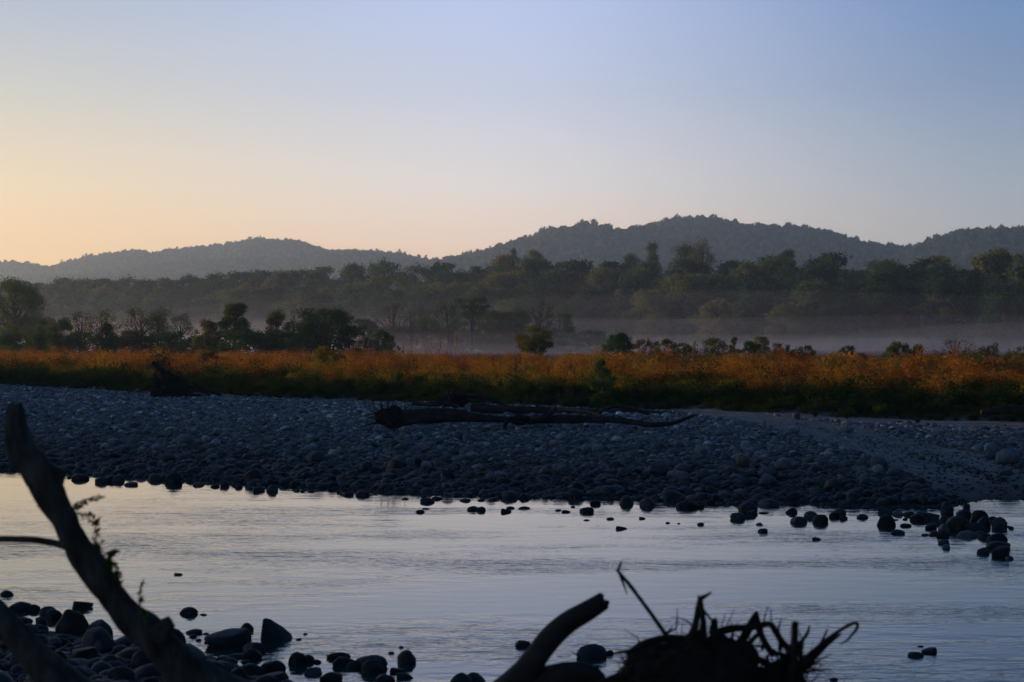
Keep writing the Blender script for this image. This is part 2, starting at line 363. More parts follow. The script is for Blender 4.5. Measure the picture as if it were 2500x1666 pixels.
tag(link('river_water', mesh_np('river_water', wv, np.array([[0, 1, 2, 3]]), M_WATER, False)), kind='structure')

# unseen rise added on the sunward side, its crest shaped to shade the river bed
def sun_blocker():
    s = np.array(SUN_H); pq = np.array([-s[1], s[0]])      # pq points across the sun line, away from the camera side or toward it
    if pq[1] < 0: pq = -pq
    E0 = np.array([-24.0, 92.0]) ; base = E0 + s * 170
    tanE = math.tan(SUN_EL); U = np.linspace(-70, 70, 30); Q = np.linspace(-330, 70, 80); V = []
    for u in U:
        for q_ in Q:
            top = 170*tanE + 1.75 - .11*max(q_ + 4, -2) if q_ > -6 else 170*tanE + 1.95 + min(14, (-6-q_)*.25)
            top = max(top, 0) if q_ < 45 else max(0, top - (q_-45)*.3)
            h = top*math.exp(-(u/38)**2)*(1 + .03*mnoise.noise(Vector((u*.05, q_*.05, 1))))
            if q_ < -290: h *= max(0, (q_+330)/40)
            pxy = base + s*u + pq*q_
            V.append((pxy[0], pxy[1], max(h, 0) + float(height(pxy[0], pxy[1]))*0 + (.3 if h > .4 else -1.5)))
    n1, n2 = len(U), len(Q); ii = np.arange(n1*n2).reshape(n1, n2)
    qq = np.stack([ii[:-1, :-1], ii[:-1, 1:], ii[1:, 1:], ii[1:, :-1]], -1).reshape(-1, 4)
    M = bark_mat('sun_blocker_scrub', (.02, .03, .012), (.06, .055, .025), .4, .8)
    tag(link('sun_blocker', mesh_np('sun_blocker', V, qq, M)), kind='structure')
sun_blocker()

# ------------------------------------------------------------------ far hills
HILLS = {
 'left': (3300, [(-700, 700), (-300, 655), (0, 636), (60, 640), (120, 651), (200, 628), (270, 616), (350, 610), (365, 618), (450, 604), (520, 594), (600, 584), (640, 581), (690, 586), (720, 585), (780, 602), (800, 610), (830, 609), (900, 611), (960, 613), (1000, 623), (1060, 640), (1200, 700), (1400, 760)]),
 'low': (2800, [(-900, 690), (-200, 690), (0, 676), (150, 672), (300, 655), (420, 640), (560, 632), (700, 628), (800, 612), (880, 612), (960, 618), (1040, 632), (1100, 660), (1300, 740)]),
 'middle': (2350, [(900, 720), (1000, 650), (1060, 632), (1100, 625), (1150, 618), (1200, 603), (1250, 588), (1300, 570), (1350, 555), (1400, 547), (1430, 543), (1480, 548), (1510, 561), (1560, 552), (1600, 544), (1650, 535), (1700, 526), (1740, 531), (1800, 541), (1860, 545), (1950, 549), (2000, 560), (2050, 577), (2090, 588), (2150, 593), (2200, 597), (2260, 604), (2330, 640), (2500, 700)]),
 'right': (2000, [(2050, 740), (2150, 660), (2230, 604), (2290, 579), (2350, 563), (2390, 557), (2430, 560), (2470, 559), (2500, 554), (2600, 548), (2800, 565), (3200, 620), (3600, 700)]),
}
M_HILL = bark_mat('hill_ground', (.02, .03, .014), (.05, .055, .028), .02, .3)
HTREE = []
rnd = np.random.RandomState(5)
for hk, (D, prof) in HILLS.items():
    pxs = np.array([p_[0] for p_ in prof], float); hs = np.array([(HY - p_[1])*D/F + EYE for p_ in prof]) - 7.5
    xs = np.linspace((pxs[0]-CX)*D/F, (pxs[-1]-CX)*D/F, 160); hh = np.interp((xs*F/D)+CX, pxs, hs)
    vs = np.linspace(-1.15, 1.3, 46); depth = 520
    def hz(x, v, hk=hk, D=D, pxs=pxs, hs=hs):
        h = np.interp(x*F/D + CX, pxs, hs)
        fall = max(0.0, 1 - abs(v)**1.35)
        g = mnoise.noise(Vector((x*.006, v*1.2, D*.01)))
        return h*fall*(1 + .5*g*min(1, abs(v)*2.2)*(1-abs(v)*.5)) - (0 if abs(v) < 1 else 6)
    V = [(x, D + v*depth, hz(x, v)) for v in vs for x in xs]
    ii = np.arange(len(V)).reshape(len(vs), len(xs))
    qq = np.stack([ii[:-1, :-1], ii[:-1, 1:], ii[1:, 1:], ii[1:, :-1]], -1).reshape(-1, 4)
    tag(link('hill_terrain', mesh_np('hill_terrain', V, qq, M_HILL)), kind='structure')
    x0, x1 = max(xs[0], -1000 if D < 2500 else -1150), min(xs[-1], 1000)
    nt_ = int((x1-x0)*.62*14)
    vis = D*.31
    for k in range(nt_):
        x = rnd.uniform(max(x0, -vis), min(x1, vis)); v = -rnd.uniform(0, 1)**.8 * .75 if k % 5 else rnd.uniform(-.03, .10)
        s = rnd.uniform(4.5, 7.5) * (1 if k % 9 else 1.4)
        s *= 1 if k % 5 else 1.2
        HTREE.append((x, D + v*depth, hz(x, v) - 1.0, s, 0))

# ------------------------------------------------------------------ scatter by geometry nodes (only for uncountable stuff)
def scatter(name, pts, rot, scl, sources, label, cat):
    cl = bpy.data.collections.new(name + '_kinds')
    for i, (nm, me_) in enumerate(sources):
        ob = bpy.data.objects.new('%s' % nm, me_); cl.objects.link(ob)
    me_ = bpy.data.meshes.new(name); P = np.asarray(pts, np.float32); me_.vertices.add(len(P)); me_.vertices.foreach_set('co', P.ravel())
    a_ = me_.attributes.new('rot', 'FLOAT_VECTOR', 'POINT'); a_.data.foreach_set('vector', np.asarray(rot, np.float32).ravel())
    a_ = me_.attributes.new('scl', 'FLOAT_VECTOR', 'POINT'); a_.data.foreach_set('vector', np.asarray(scl, np.float32).ravel())
    a_ = me_.attributes.new('pick', 'INT', 'POINT'); a_.data.foreach_set('value', np.random.RandomState(len(P)).randint(0, len(sources), len(P)).astype(np.int32))
    g = bpy.data.node_groups.new(name + '_scatter', 'GeometryNodeTree')
    g.interface.new_socket('Geometry', in_out='INPUT', socket_type='NodeSocketGeometry'); g.interface.new_socket('Geometry', in_out='OUTPUT', socket_type='NodeSocketGeometry')
    gi = g.nodes.new('NodeGroupInput'); go = g.nodes.new('NodeGroupOutput'); ip = g.nodes.new('GeometryNodeInstanceOnPoints')
    ci = g.nodes.new('GeometryNodeCollectionInfo'); ci.inputs['Collection'].default_value = cl; ci.inputs['Separate Children'].default_value = True; ci.inputs['Reset Children'].default_value = True
    def at_(nm, ty):
        x = g.nodes.new('GeometryNodeInputNamedAttribute'); x.data_type = ty; x.inputs['Name'].default_value = nm; return x.outputs['Attribute']
    ip.inputs['Pick Instance'].default_value = True
    K = g.links
    K.new(gi.outputs[0], ip.inputs['Points']); K.new(ci.outputs[0], ip.inputs['Instance']); K.new(at_('pick', 'INT'), ip.inputs['Instance Index'])
    K.new(at_('rot', 'FLOAT_VECTOR'), ip.inputs['Rotation']); K.new(at_('scl', 'FLOAT_VECTOR'), ip.inputs['Scale']); K.new(ip.outputs[0], go.inputs[0])
    ob = link(name, me_); md = ob.modifiers.new('scatter', 'NODES'); md.node_group = g
    tag(ob, label, cat, kind='stuff'); return ob

# ------------------------------------------------------------------ stones
def ico(sub):
    import bmesh
    bm = bmesh.new(); bmesh.ops.create_icosphere(bm, subdivisions=sub, radius=1.0)
    v = np.array([x.co[:] for x in bm.verts]); f = np.array([[q_.index for q_ in x.verts] for x in bm.faces]); bm.free(); return v, f
def stone_mesh(seed, sub, angular=False, point=False):
    v, f = ico(sub); r_ = random.Random(seed); off = Vector((r_.random()*50, r_.random()*50, r_.random()*50)); V = []
    cuts = [(Vector((r_.gauss(0, 1), r_.gauss(0, 1), r_.gauss(0, .7))).normalized(), r_.uniform(.55, .85) if angular else r_.uniform(.78, .95)) for _ in range(7)]
    for p_ in v:
        P3 = Vector(p_); k = 1 + .22*mnoise.noise(P3*.9+off) + .08*mnoise.noise(P3*2.2+off) + .02*mnoise.noise(P3*6+off)
        P3 = P3*k
        for nn, d in cuts:
            s_ = P3.dot(nn)
            if s_ > d: P3 = P3 - nn*(s_-d)*.85
        if point:
            u_ = max(0, P3.z+.1); P3 = Vector((P3.x*(1-.28*u_)+.14*u_*(1 if seed % 2 else -1), P3.y*(1-.2*u_), P3.z))
        V.append(P3)
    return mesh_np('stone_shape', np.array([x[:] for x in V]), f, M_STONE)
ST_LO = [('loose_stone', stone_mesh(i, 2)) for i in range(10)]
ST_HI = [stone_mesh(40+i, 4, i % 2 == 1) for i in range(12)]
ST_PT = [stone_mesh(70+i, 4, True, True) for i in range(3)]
rnd = np.random.RandomState(11)
def stone_field(n_try, xr, yr, accept, size):
    x = rnd.uniform(*xr, n_try); y = rnd.uniform(*yr, n_try); k = accept(x, y); x = x[k]; y = y[k]
    s = size(x, y, len(x)); z = height(x, y)
    asp = np.stack([rnd.uniform(.85, 1.35, len(x)), rnd.uniform(.7, 1.1, len(x)), rnd.uniform(.45, .75, len(x))], -1)
    scl = asp*s[:, None]*.5
    rot = np.stack([rnd.normal(0, .22, len(x)), rnd.normal(0, .22, len(x)), rnd.uniform(0, 6.28, len(x))], -1)
    pos = np.stack([x, y, z + scl[:, 2]*rnd.uniform(-.1, .55, len(x))], -1)
    return pos, rot, scl
def on_view(x, y, m=1.12): return np.abs(x) < (.3*y*m + 1.0)
def acc_bar(x, y):
    t = y - shore(x); e2 = edge(x) - y
    k = (t > -.1 - .8*wob(x*.6, y, .9)) & (e2 > .2) & on_view(x, y)
    sd_ = inside(TRACK, x + .35*wob(x, y, 1.1), y + .5*wob(y, x, .9))
    keep = rnd.uniform(size=len(x)) < np.where(sd_, .03 + .65*np.exp(-((x+.15*(y-45)-10.9+.25*wob(x, y, .5))/.32)**2)*(y < 56), 1.0)
    back = (t > 0) & (e2 < 2.0) & (rnd.uniform(size=len(x)) > .25 + .0*x)
    shallows = (t < 0) & (t > -2.6 + .8*wob(x, y, .7)) & (t < -.1) & on_view(x, y) & (rnd.uniform(size=len(x)) < .022*np.exp(t*.6))
    return shallows | k & keep & ~(back & (rnd.uniform(size=len(x)) > .4))
def size_bar(x, y, m):
    t = y - shore(x); b = np.interp(t, [-2, 0, 5, 12, 22, 50], [.115, .11, .085, .066, .056, .05])
    sd_ = inside(TRACK, x, y)
    s = b*np.exp(rnd.normal(0, .58, m)); s = np.where(sd_, s*.5, s); return np.clip(s, .035, .38)
P1, R1, S1 = stone_field(560000, (-34, 24), (33, 100), acc_bar, size_bar)
def acc_small(x, y):
    t = y - shore(x); e2 = edge(x) - y; sd_ = inside(TRACK, x, y)
    return (t > -.2) & (t < 14) & on_view(x, y) & ~(sd_ & (rnd.uniform(size=len(x)) > .12))
P1b, R1b, S1b = stone_field(110000, (-18, 16), (34, 60), acc_small, lambda x, y, m: rnd.uniform(.04, .09, m))
def acc_near(x, y):
    t = near(x) - y; return (t > .25 + .5*wob(x, y, 2.0)) & (y > 9) & (x < 3) & on_view(x, y, 1.2)
P2, R2, S2 = stone_field(15000, (-10, 3), (9, 26), acc_near, lambda x, y, m: np.clip(.105*np.exp(rnd.normal(0, .5, m)), .04, .42))
print('stones', len(P1), len(P1b), len(P2))
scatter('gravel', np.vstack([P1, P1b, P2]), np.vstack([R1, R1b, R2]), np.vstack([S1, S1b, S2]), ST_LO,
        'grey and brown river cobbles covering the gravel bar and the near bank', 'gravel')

def place_stone(name, loc, dims, seed, label, cat, group=None, mesh=None, rz=None, tilt=0.0):
    r_ = random.Random(seed); me_ = mesh or ST_HI[seed % len(ST_HI)]
    o_ = link(name, me_); o_.location = loc; o_.scale = (dims[0]/2/.9, dims[1]/2/.9, dims[2]/2/.9)
    o_.rotation_euler = (r_.gauss(0, .08), tilt + r_.gauss(0, .06), rz if rz is not None else r_.choice([0, 3.14]) + r_.gauss(0, .35))
    return tag(o_, label, cat, group)
# stones standing in the water: photo boxes x0, x1, top, bottom
FAR_W = [(172,212,1159,1180),(163,178,1162,1170),(230,262,1166,1188),(250,280,1160,1186),(272,302,1160,1187),(300,335,1176,1192),(405,443,1155,1195),(418,445,1143,1175),(380,405,1160,1178),(467,497,1178,1191),(515,535,1183,1194),(532,560,1176,1196),(565,592,1170,1190),(572,590,1182,1197),(595,640,1148,1200),(630,650,1158,1180),(640,668,1165,1190),(613,645,1188,1208),(650,676,1186,1210),(705,733,1175,1197),(715,731,1195,1203),(733,745,1196,1204),(752,768,1198,1204),(822,832,1200,1208),(837,862,1202,1215),(868,900,1200,1219),(1005,1022,1180,1215),(1026,1058,1217,1233),(1055,1078,1213,1224),(1028,1046,1207,1219),(980,998,1216,1222),(1016,1036,1245,1256),(1026,1053,1241,1245),(1123,1149,1218,1228),(1166,1182,1219,1226),(1192,1214,1216,1225),(1142,1168,1237,1253),(1163,1185,1239,1254),(1221,1246,1242,1257),(1237,1256,1237,1245),(1267,1294,1238,1246),(1235,1268,1185,1222),(1216,1232,1200,1214),(1268,1285,1205,1225),(1369,1392,1246,1255),(1356,1370,1244,1250),(1394,1404,1236,1241),(1414,1449,1240,1259),(1425,1440,1269,1273),(1480,1500,1264,1271),(1560,1577,1262,1271),(1502,1528,1285,1297),(1626,1636,1275,1280),(1653,1661,1277,1281),(1703,1719,1277,1286),(1440,1465,1222,1239),(1515,1545,1212,1246),(1560,1600,1218,1248),(1618,1670,1198,1238),(1655,1705,1225,1252),(1700,1720,1232,1247),(1786,1821,1253,1278),(1803,1850,1228,1266),(1829,1849,1244,1262),(1852,1882,1252,1256),(1850,1906,1222,1245),(1920,1946,1242,1261),(1846,1862,1277,1286),(1850,1875,1289,1308),(1928,1976,1262,1288),(1965,1995,1250,1273),(1986,2021,1258,1288),(2024,2050,1252,1272),(2035,2068,1243,1268),(2050,2068,1258,1275),(2094,2120,1256,1271),(2140,2180,1240,1265),(2180,2210,1248,1264),(2143,2184,1260,1301),(2178,2208,1294,1311),(2200,2226,1279,1290),(2204,2216,1265,1272),(1984,2004,1313,1322),(2182,2194,1268,1272),(2222,2252,1258,1280),(2232,2290,1248,1282),(2250,2270,1304,1310),(2206,2232,1250,1264),(2268,2278,1306,1311)]
SPIT = [(2260,2292,1278,1298),(2280,2300,1270,1286),(2296,2322,1262,1290),(2310,2365,1264,1308),(2290,2325,1280,1303),(2350,2412,1272,1306),(2335,2375,1246,1276),(2300,2330,1228,1262),(2370,2414,1250,1290),(2388,2420,1262,1298),(2422,2462,1266,1300),(2412,2440,1263,1278),(2272,2294,1296,1310),(2288,2320,1298,1317),(2340,2386,1298,1317),(2380,2404,1298,1312),(2392,2420,1303,1320),(2293,2318,1317,1333),(2300,2320,1330,1343),(2388,2420,1338,1358),(2411,2460,1306,1338),(2412,2470,1324,1347),(2426,2470,1332,1372),(2455,2478,1355,1370),(2463,2476,1286,1293),(2455,2470,1284,1289),(2290,2316,1228,1246),(2348,2372,1228,1248)]
NEAR_W = [(0,30,1444,1459),(25,75,1473,1500),(68,96,1477,1501),(0,10,1470,1480),(97,136,1484,1510),(107,147,1490,1522),(80,115,1508,1532),(38,76,1508,1526),(170,221,1467,1496),(134,222,1494,1564),(208,270,1518,1572),(76,115,1528,1550),(438,479,1485,1506),(488,505,1499,1504),(455,491,1537,1552),(462,480,1550,1560),(478,492,1560,1568),(498,514,1565,1573),(495,510,1546,1550),(510,612,1536,1597),(586,619,1524,1548),(626,709,1512,1586),(592,646,1570,1606),(596,636,1586,1622),(555,600,1597,1610),(524,556,1604,1624),(540,581,1609,1632),(588,612,1610,1622),(740,750,1546,1551),(722,736,1559,1564),(655,668,1590,1595),(974,985,1578,1584),(947,963,1592,1598),(702,745,1596,1636),(738,768,1600,1625),(762,783,1612,1622),(740,785,1628,1656),(800,852,1594,1614),(806,866,1606,1636),(862,942,1604,1640),(884,934,1616,1657),(845,880,1618,1638),(965,1016,1592,1633),(634,693,1617,1656),(580,640,1625,1660),(950,984,1631,1648),(966,1010,1643,1663),(915,960,1650,1680),(784,835,1645,1675),(1254,1294,1565,1585),(1414,1480,1577,1618),(1474,1498,1590,1604),(1100,1150,1648,1700),(1135,1182,1645,1690),(2220,2256,1594,1608),(2255,2291,1582,1601),(2240,2256,1577,1581),(424,446,1399,1407),(1992,2012,1405+1310//5,1667)]
NEAR_W[-1] = (2027, 2046, 1656, 1664)
def water_row(boxes, text, cat, group, below=.42, seed0=0):
    bx = sorted(boxes, key=lambda b: b[0]+b[1])
    for i, (x0, x1, t0, t1) in enumerate(bx):
        h = t1 - t0; yw = t1 - h*(below if x1-x0 < 60 else .3)
        Y = EYE*F/(yw-HY); w = (x1-x0)*Y/F; vis = (yw-t0)*Y/F
        gz = 0.0; cxp = ((x0+x1)/2-CX)*Y/F
        szw = 'large' if x1-x0 > 48 else ('mid-sized' if x1-x0 > 27 else 'small')
        flat = 'low flat' if h < .42*(x1-x0) else ('tall' if h > .8*(x1-x0) else 'rounded')
        H = max(vis*1.7, .4*w); Dp = max(w*.8, H*.8)
        zc = vis - H/2
        place_stone('boulder' if x1-x0 > 48 else 'stone', (cxp, Y + Dp*.2, zc), (w, Dp, H), seed0+i,
                    '%s %s dark stone %s, %s from the left' % (szw, flat, text, ordinal(i)), cat, group, ST_PT[i % 3] if (h > .72*(x1-x0) and x1-x0 > 80) else None)
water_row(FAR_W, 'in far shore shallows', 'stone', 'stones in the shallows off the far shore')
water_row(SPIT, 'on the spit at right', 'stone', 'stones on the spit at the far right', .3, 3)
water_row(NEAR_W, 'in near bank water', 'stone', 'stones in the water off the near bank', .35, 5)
# larger boulders lying on the bar and the near bank
BAR = [(430,470,1068,1090),(695,740,1140,1165),(930,985,1140,1165),(985,1010,1125,1145),(955,985,1120,1145),(1110,1130,1060,1078),(1130,1150,1064,1082),(1325,1350,1170,1190),(1350,1390,1148,1175),(1365,1395,1160,1180),(1605,1655,1150,1182),(1660,1700,1145,1165),(1720,1750,1110,1130),(1600,1625,1088,1105),(1722,1750,1110,1128),(1787,1812,1118,1145),(1730,1760,1138,1152),(1812,1850,1170,1190),(1890,1920,1160,1190),(1860,1872,1030,1050),(1925,1955,1045,1063),(1972,1985,1063,1078),(1872,1885,1040,1054),(1925,1942,1052,1066),(2130,2165,1122,1150),(2133,2160,1142,1162),(2170,2205,1145,1162),(2170,2200,1154,1172),(2085,2110,1105,1120),(2100,2125,1113,1128),(2215,2245,1185,1205),(2225,2270,1190,1210),(2030,2070,1185,1210),(2110,2150,1210,1235),(2412,2450,1088,1112),(2420,2450,1110,1128),(2450,2500,1105,1140),(2380,2412,1090,1104),(2476,2510,1160,1172),(2340,2372,1082,1096),(2285,2310,1228,1255),(1935,1955,1012,1028),(2055,2085,1046,1060),(1890,1905,1013,1019),(2000,2040,1205,1235),(1745,1785,1180,1205),(1540,1575,1180,1205),(1180,1210,1180,1205),(1060,1095,1185,1210),(845,880,1165,1190),(560,590,1130,1150),(330,365,1135,1155),(1880,1910,1208,1232),(1960,2000,1215,1245),(1450,1480,1095,1110),(1130,1165,1120,1138),(800,830,1100,1115),(640,668,1090,1103),(1500,1530,1140,1160),(1250,1280,1115,1130)]
bx = sorted(BAR, key=lambda b: b[0]+b[1])
for i, (x0, x1, t0, t1) in enumerate(bx):
    Y = 60.0
    for _ in range(12):
        X = ((x0+x1)/2-CX)*Y/F; Y = (EYE - float(height(X, Y)))*F/(t1-3-HY)
    w = (x1-x0)*Y/F; h = (t1-t0)*Y/F*1.25; z0 = float(height(X, Y))
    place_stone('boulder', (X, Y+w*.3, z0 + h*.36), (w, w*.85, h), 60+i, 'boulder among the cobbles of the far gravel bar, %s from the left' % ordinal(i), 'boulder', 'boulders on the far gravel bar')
NB = [(195,265,1545,1590),(175,235,1588,1622),(260,320,1640,1675),(320,385,1598,1650),(385,450,1550,1600),(470,540,1625,1660),(120,160,1600,1640),(60,110,1560,1590),(0,40,1560,1600),(20,70,1610,1645),(270,320,1585,1615),(330,370,1560,1590),(145,205,1640,1670),(410,470,1610,1640),(560,600,1640,1668),(240,285,1610,1640),(225,275,1565,1600),(640,700,1650,1680)]
for i, (x0, x1, t0, t1) in enumerate(sorted(NB, key=lambda b: b[0]+b[1])):
    Y = 18.0
    for _ in range(15):
        X = ((x0+x1)/2-CX)*Y/F; Y = .5*Y+.5*(EYE - float(height(X, Y)))*F/(t1-4-HY)
    w = (x1-x0)*Y/F; h = (t1-t0)*Y/F*1.3; z0 = float(height(X, Y))
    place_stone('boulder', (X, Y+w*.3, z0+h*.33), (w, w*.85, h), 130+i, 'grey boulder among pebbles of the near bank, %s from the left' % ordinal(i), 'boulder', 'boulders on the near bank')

# ------------------------------------------------------------------ weeds and grass of the meadow
def weed_mesh(seed, mat, h=1.15, stems=16, lv=230, ls=.085, spread=.55, top=True):
    r_ = np.random.RandomState(seed); g = Geo(); cs = []
    for k in range(stems):
        a_ = r_.uniform(0, 6.28); d = r_.uniform(0, spread)*.6; b_ = np.array([math.cos(a_)*d*.5, math.sin(a_)*d*.5, 0])
        hh = h*r_.uniform(.6, 1.08); lean = np.array([math.cos(a_), math.sin(a_), 0])*d*1.1 + np.array([r_.normal(0, .1), r_.normal(0, .1), 0])
        t_ = b_ + lean + np.array([0, 0, hh]); m_ = b_ + lean*.35 + np.array([0, 0, hh*.55]); w_ = .008
        wv_ = np.array([r_.normal(), r_.normal(), 0]); wv_ /= np.linalg.norm(wv_); wv_ *= w_
        g.add([b_-wv_, b_+wv_, m_+wv_, m_-wv_, t_+wv_*.4, t_-wv_*.4], [[0, 1, 2, 3], [3, 2, 4, 5]])
        nl = lv//stems
        u = r_.uniform(.25, 1.0, nl)**(.7 if top else 1)
        c_ = np.where(u[:, None] < .55, b_+(m_-b_)*(u[:, None]/.55), m_+(t_-m_)*((u[:, None]-.55)/.45)) + r_.normal(0, 1, (nl, 3))*np.array([.085, .085, .06])*h
        cs.append(c_)
    leaves(g, np.vstack(cs), ls, r_, .5, .5)
    return g.mesh('weed_clump', mat, False)
rnd = np.random.RandomState(21)
W_RUST = [('weed_clump', weed_mesh(i, M_RUST, 1.2, 16, 240, .085)) for i in range(6)]
W_GREEN = [('herb_clump', weed_mesh(20+i, M_GREEN, 1.0, 18, 300, .095)) for i in range(5)]
W_YELL = [('herb_clump', weed_mesh(30+i, M_YELL, 1.15, 16, 240, .09)) for i in range(4)]
def veg_points(ntry, e0, e1, dens, hfun, seed, xr=(-62, 50)):
    r_ = np.random.RandomState(seed); x = r_.uniform(*xr, ntry); e = e0 + (e1-e0)*r_.uniform(0, 1, ntry)
    y = edge(x) + e; k = (np.abs(x) < .3*y*1.18+2) & (r_.uniform(size=ntry) < dens(x, y, e)); x = x[k]; y = y[k]; e = e[k]
    h = hfun(x, y, e)*r_.uniform(.55, 1.3, len(x)); z = height(x, y)
    h = h*np.where(r_.uniform(size=len(x)) < .05, 1.45, 1); w_ = h**.5*r_.uniform(.95, 1.4, len(x))
    return np.stack([x, y, z-.03], -1), np.stack([r_.normal(0, .08, len(x)), r_.normal(0, .08, len(x)), r_.uniform(0, 6.28, len(x))], -1), np.stack([w_, w_, h], -1)
def mound(x, y): return wob(x*.11, y*.11, 1, 2)*.5 + wob(x*.33, y*.3, 1, 5)*.5
# the front strip: dark green herbs down to the gravel
Pg, Rg, Sg = veg_points(7500, -.7, 6.5, lambda x, y, e: np.where(e < 1.8, 1, .25+.5*mound(x, y)), lambda x, y, e: np.interp(e, [-.7, .4, 2, 6], [.25, .38, .55, .7])*(1+.35*mound(x, y)), 31)
scatter('green_undergrowth', Pg, Rg, Sg, W_GREEN, 'dark green herbs along the cut bank below the rust coloured weeds', 'undergrowth')
Py, Ry, Sy = veg_points(5500, 1.4, 30, lambda x, y, e: np.clip(.12+.75*np.exp(-((e-4.5)/2.6)**2)+.6*(mound(x+9, y) > .18), 0, 1)*np.where(e > 12, .35, 1), lambda x, y, e: np.interp(e, [1, 4, 30], [.52, .64, .66])*(1+.35*mound(x, y)), 32)
scatter('yellow_weeds', Py, Ry, Sy, W_YELL, 'yellow green weeds mixed in front of the rust coloured meadow', 'weeds')
Pr, Rr, Sr = veg_points(19000, 1.5, 75, lambda x, y, e: np.clip(np.interp(e, [1.5, 4, 25, 75], [.25, .75, .5, .3]), 0, 1), lambda x, y, e: np.interp(e, [1, 4, 25, 75], [.52, .68, .68, .62])*(1+.75*mound(x, y)), 33, (-80, 62))
scatter('rust_weeds', Pr, Rr, Sr, W_RUST, 'rust coloured wild grass and weeds glowing in low sun across the meadow', 'wild grass')

# ------------------------------------------------------------------ trees
def tree_meshes(seed, style, mat, leafmat):
    """trunk mesh and crown mesh of a tree one unit high, standing on its base"""
    r_ = np.random.RandomState(seed); T = Geo(); C = Geo()
    S = dict(cb=.28, wid=.36, ncl=34, clr=.095, lpc=95, ls=.024, tr=.022, top=.97, prof='round', flat=.75)
    S.update(style)
    if S['prof'] in ('dome', 'round') and S['lpc'] > 20: S['clr'] = max(S['clr'], .115); S['ncl'] = int(S['ncl']*1.15); S['flat'] = .85
    lean = r_.normal(0, .03, 2)
    def rad(z):
        u = (z-S['cb'])/(S['top']-S['cb']); u = min(max(u, 0), 1)
        if S['prof'] == 'round': return S['wid']*math.sqrt(max(.03, 1-((u-.42)/.61)**2))
        if S['prof'] == 'flat': return S['wid']*(.25+.75*u)
        if S['prof'] == 'tall': return S['wid']*(.55+.45*math.sin(u*math.pi))*(1-.5*max(0, u-.7)/.3)
        if S['prof'] == 'stack': return S['wid']*(1.0 if u < .42 else (.5 if u < .5 else .68*(1-.5*max(0, u-.75)/.25)))
        if S['prof'] == 'dome': return S['wid']*math.sqrt(max(.02, 1-(u/1.02)**2.2))
        return S['wid']
    th = S['cb'] + (S['top']-S['cb'])*.72
    tp = [(0, 0, -.03), (lean[0]*.3, lean[1]*.3, th*.35), (lean[0]+r_.normal(0, .015), lean[1], th*.7), (lean[0]*1.3, lean[1]*1.3, th)]
    tube(T, tp, [S['tr']*1.5, S['tr'], S['tr']*.7, S['tr']*.25], 7, 10, .15, seed)
    nst = S.get('stems', 1)
    for k in range(nst-1):
        a_ = r_.uniform(0, 6.28); w_ = S['wid']*r_.uniform(.25, .5)
        tube(T, [(0, 0, -.02), (math.cos(a_)*w_*.5, math.sin(a_)*w_*.5, th*.4), (math.cos(a_)*w_, math.sin(a_)*w_, th*.85)], [S['tr'], S['tr']*.7, S['tr']*.2], 6, 8, .1, seed+k)
    cs = []
    layers = S.get('layers')
    for k in range(S['ncl']):
        if layers:
            z = layers[k % len(layers)] + r_.normal(0, .015)
        else: z = S['cb'] + (S['top']-S['cb'])*r_.uniform(0, 1)**(1.5 if S['prof'] == 'dome' else 1.08)
        a_ = r_.uniform(0, 6.28); rr = rad(z)*r_.uniform(.1, 1)**.4*r_.uniform(.85, 1.08)
        c_ = np.array([lean[0]+math.cos(a_)*rr, lean[1]+math.sin(a_)*rr, z-S['clr']*.6]); cs.append((c_, S['clr']*r_.uniform(.65, 1.25)))
    cs.append((np.array([lean[0], lean[1], S['top']-S['clr']*.9]), S['clr']*.8))
    for c_, cr in cs:
        zb = min(max(.12, c_[2]*r_.uniform(.45, .8)), th*.95); b_ = np.array([lean[0]*zb/th, lean[1]*zb/th, zb])
        m_ = (b_+c_)/2 + np.array([r_.normal(0, .02), r_.normal(0, .02), -.01])
        tube(T, [b_, m_, c_], [S['tr']*.42, S['tr']*.28, S['tr']*.10], 4, 5)
        for _ in range(S.get('twigs', 1)):
            t_ = c_ + r_.normal(0, 1, 3)*cr*.85; tube(T, [m_*.4+c_*.6, (c_+t_)/2, t_], [S['tr']*.14, S['tr']*.09, S['tr']*.05], 3, 3)
        n_ = int(S['lpc']*1.35*(cr/S['clr'])**2)
        d = r_.normal(size=(n_, 3)); d /= np.linalg.norm(d, axis=1, keepdims=True)
        d *= (r_.uniform(.25, 1, (n_, 1))**.6)*cr*(1+.25*r_.normal(size=(n_, 1))); d[:, 2] *= S['flat']
        leaves(C, c_+d, S['ls']*1.3, r_, .62, .3)
    return T.mesh('trunk', mat), (C.mesh('crown', leafmat, False))
ROUND = dict()
FOR_STYLES = [dict(cb=.18, wid=.40, ncl=46), dict(cb=.30, wid=.36, ncl=36, prof='round'), dict(cb=.12, wid=.33, ncl=54, prof='tall', clr=.115), dict(cb=.35, wid=.34, ncl=38, prof='round', clr=.12),
              dict(cb=.12, wid=.42, ncl=52, prof='dome'), dict(cb=.25, wid=.28, ncl=34, prof='tall'), dict(cb=.2, wid=.38, ncl=30, lpc=60, twigs=3), dict(cb=.16, wid=.38, ncl=50, prof='tall', clr=.11)]
for s_ in FOR_STYLES: s_.setdefault('lpc', 62); s_['ls'] = .038
FOREST = [tree_meshes(100+i, FOR_STYLES[i % 8], M_TRUNK, M_FOREST) for i in range(14)]
BARE = [tree_meshes(150+i, dict(cb=.25, wid=.36, ncl=44, lpc=7, twigs=7, clr=.11, tr=.018, ls=.02, stems=3), M_TRUNK, M_LEAF_BR) for i in range(3)]
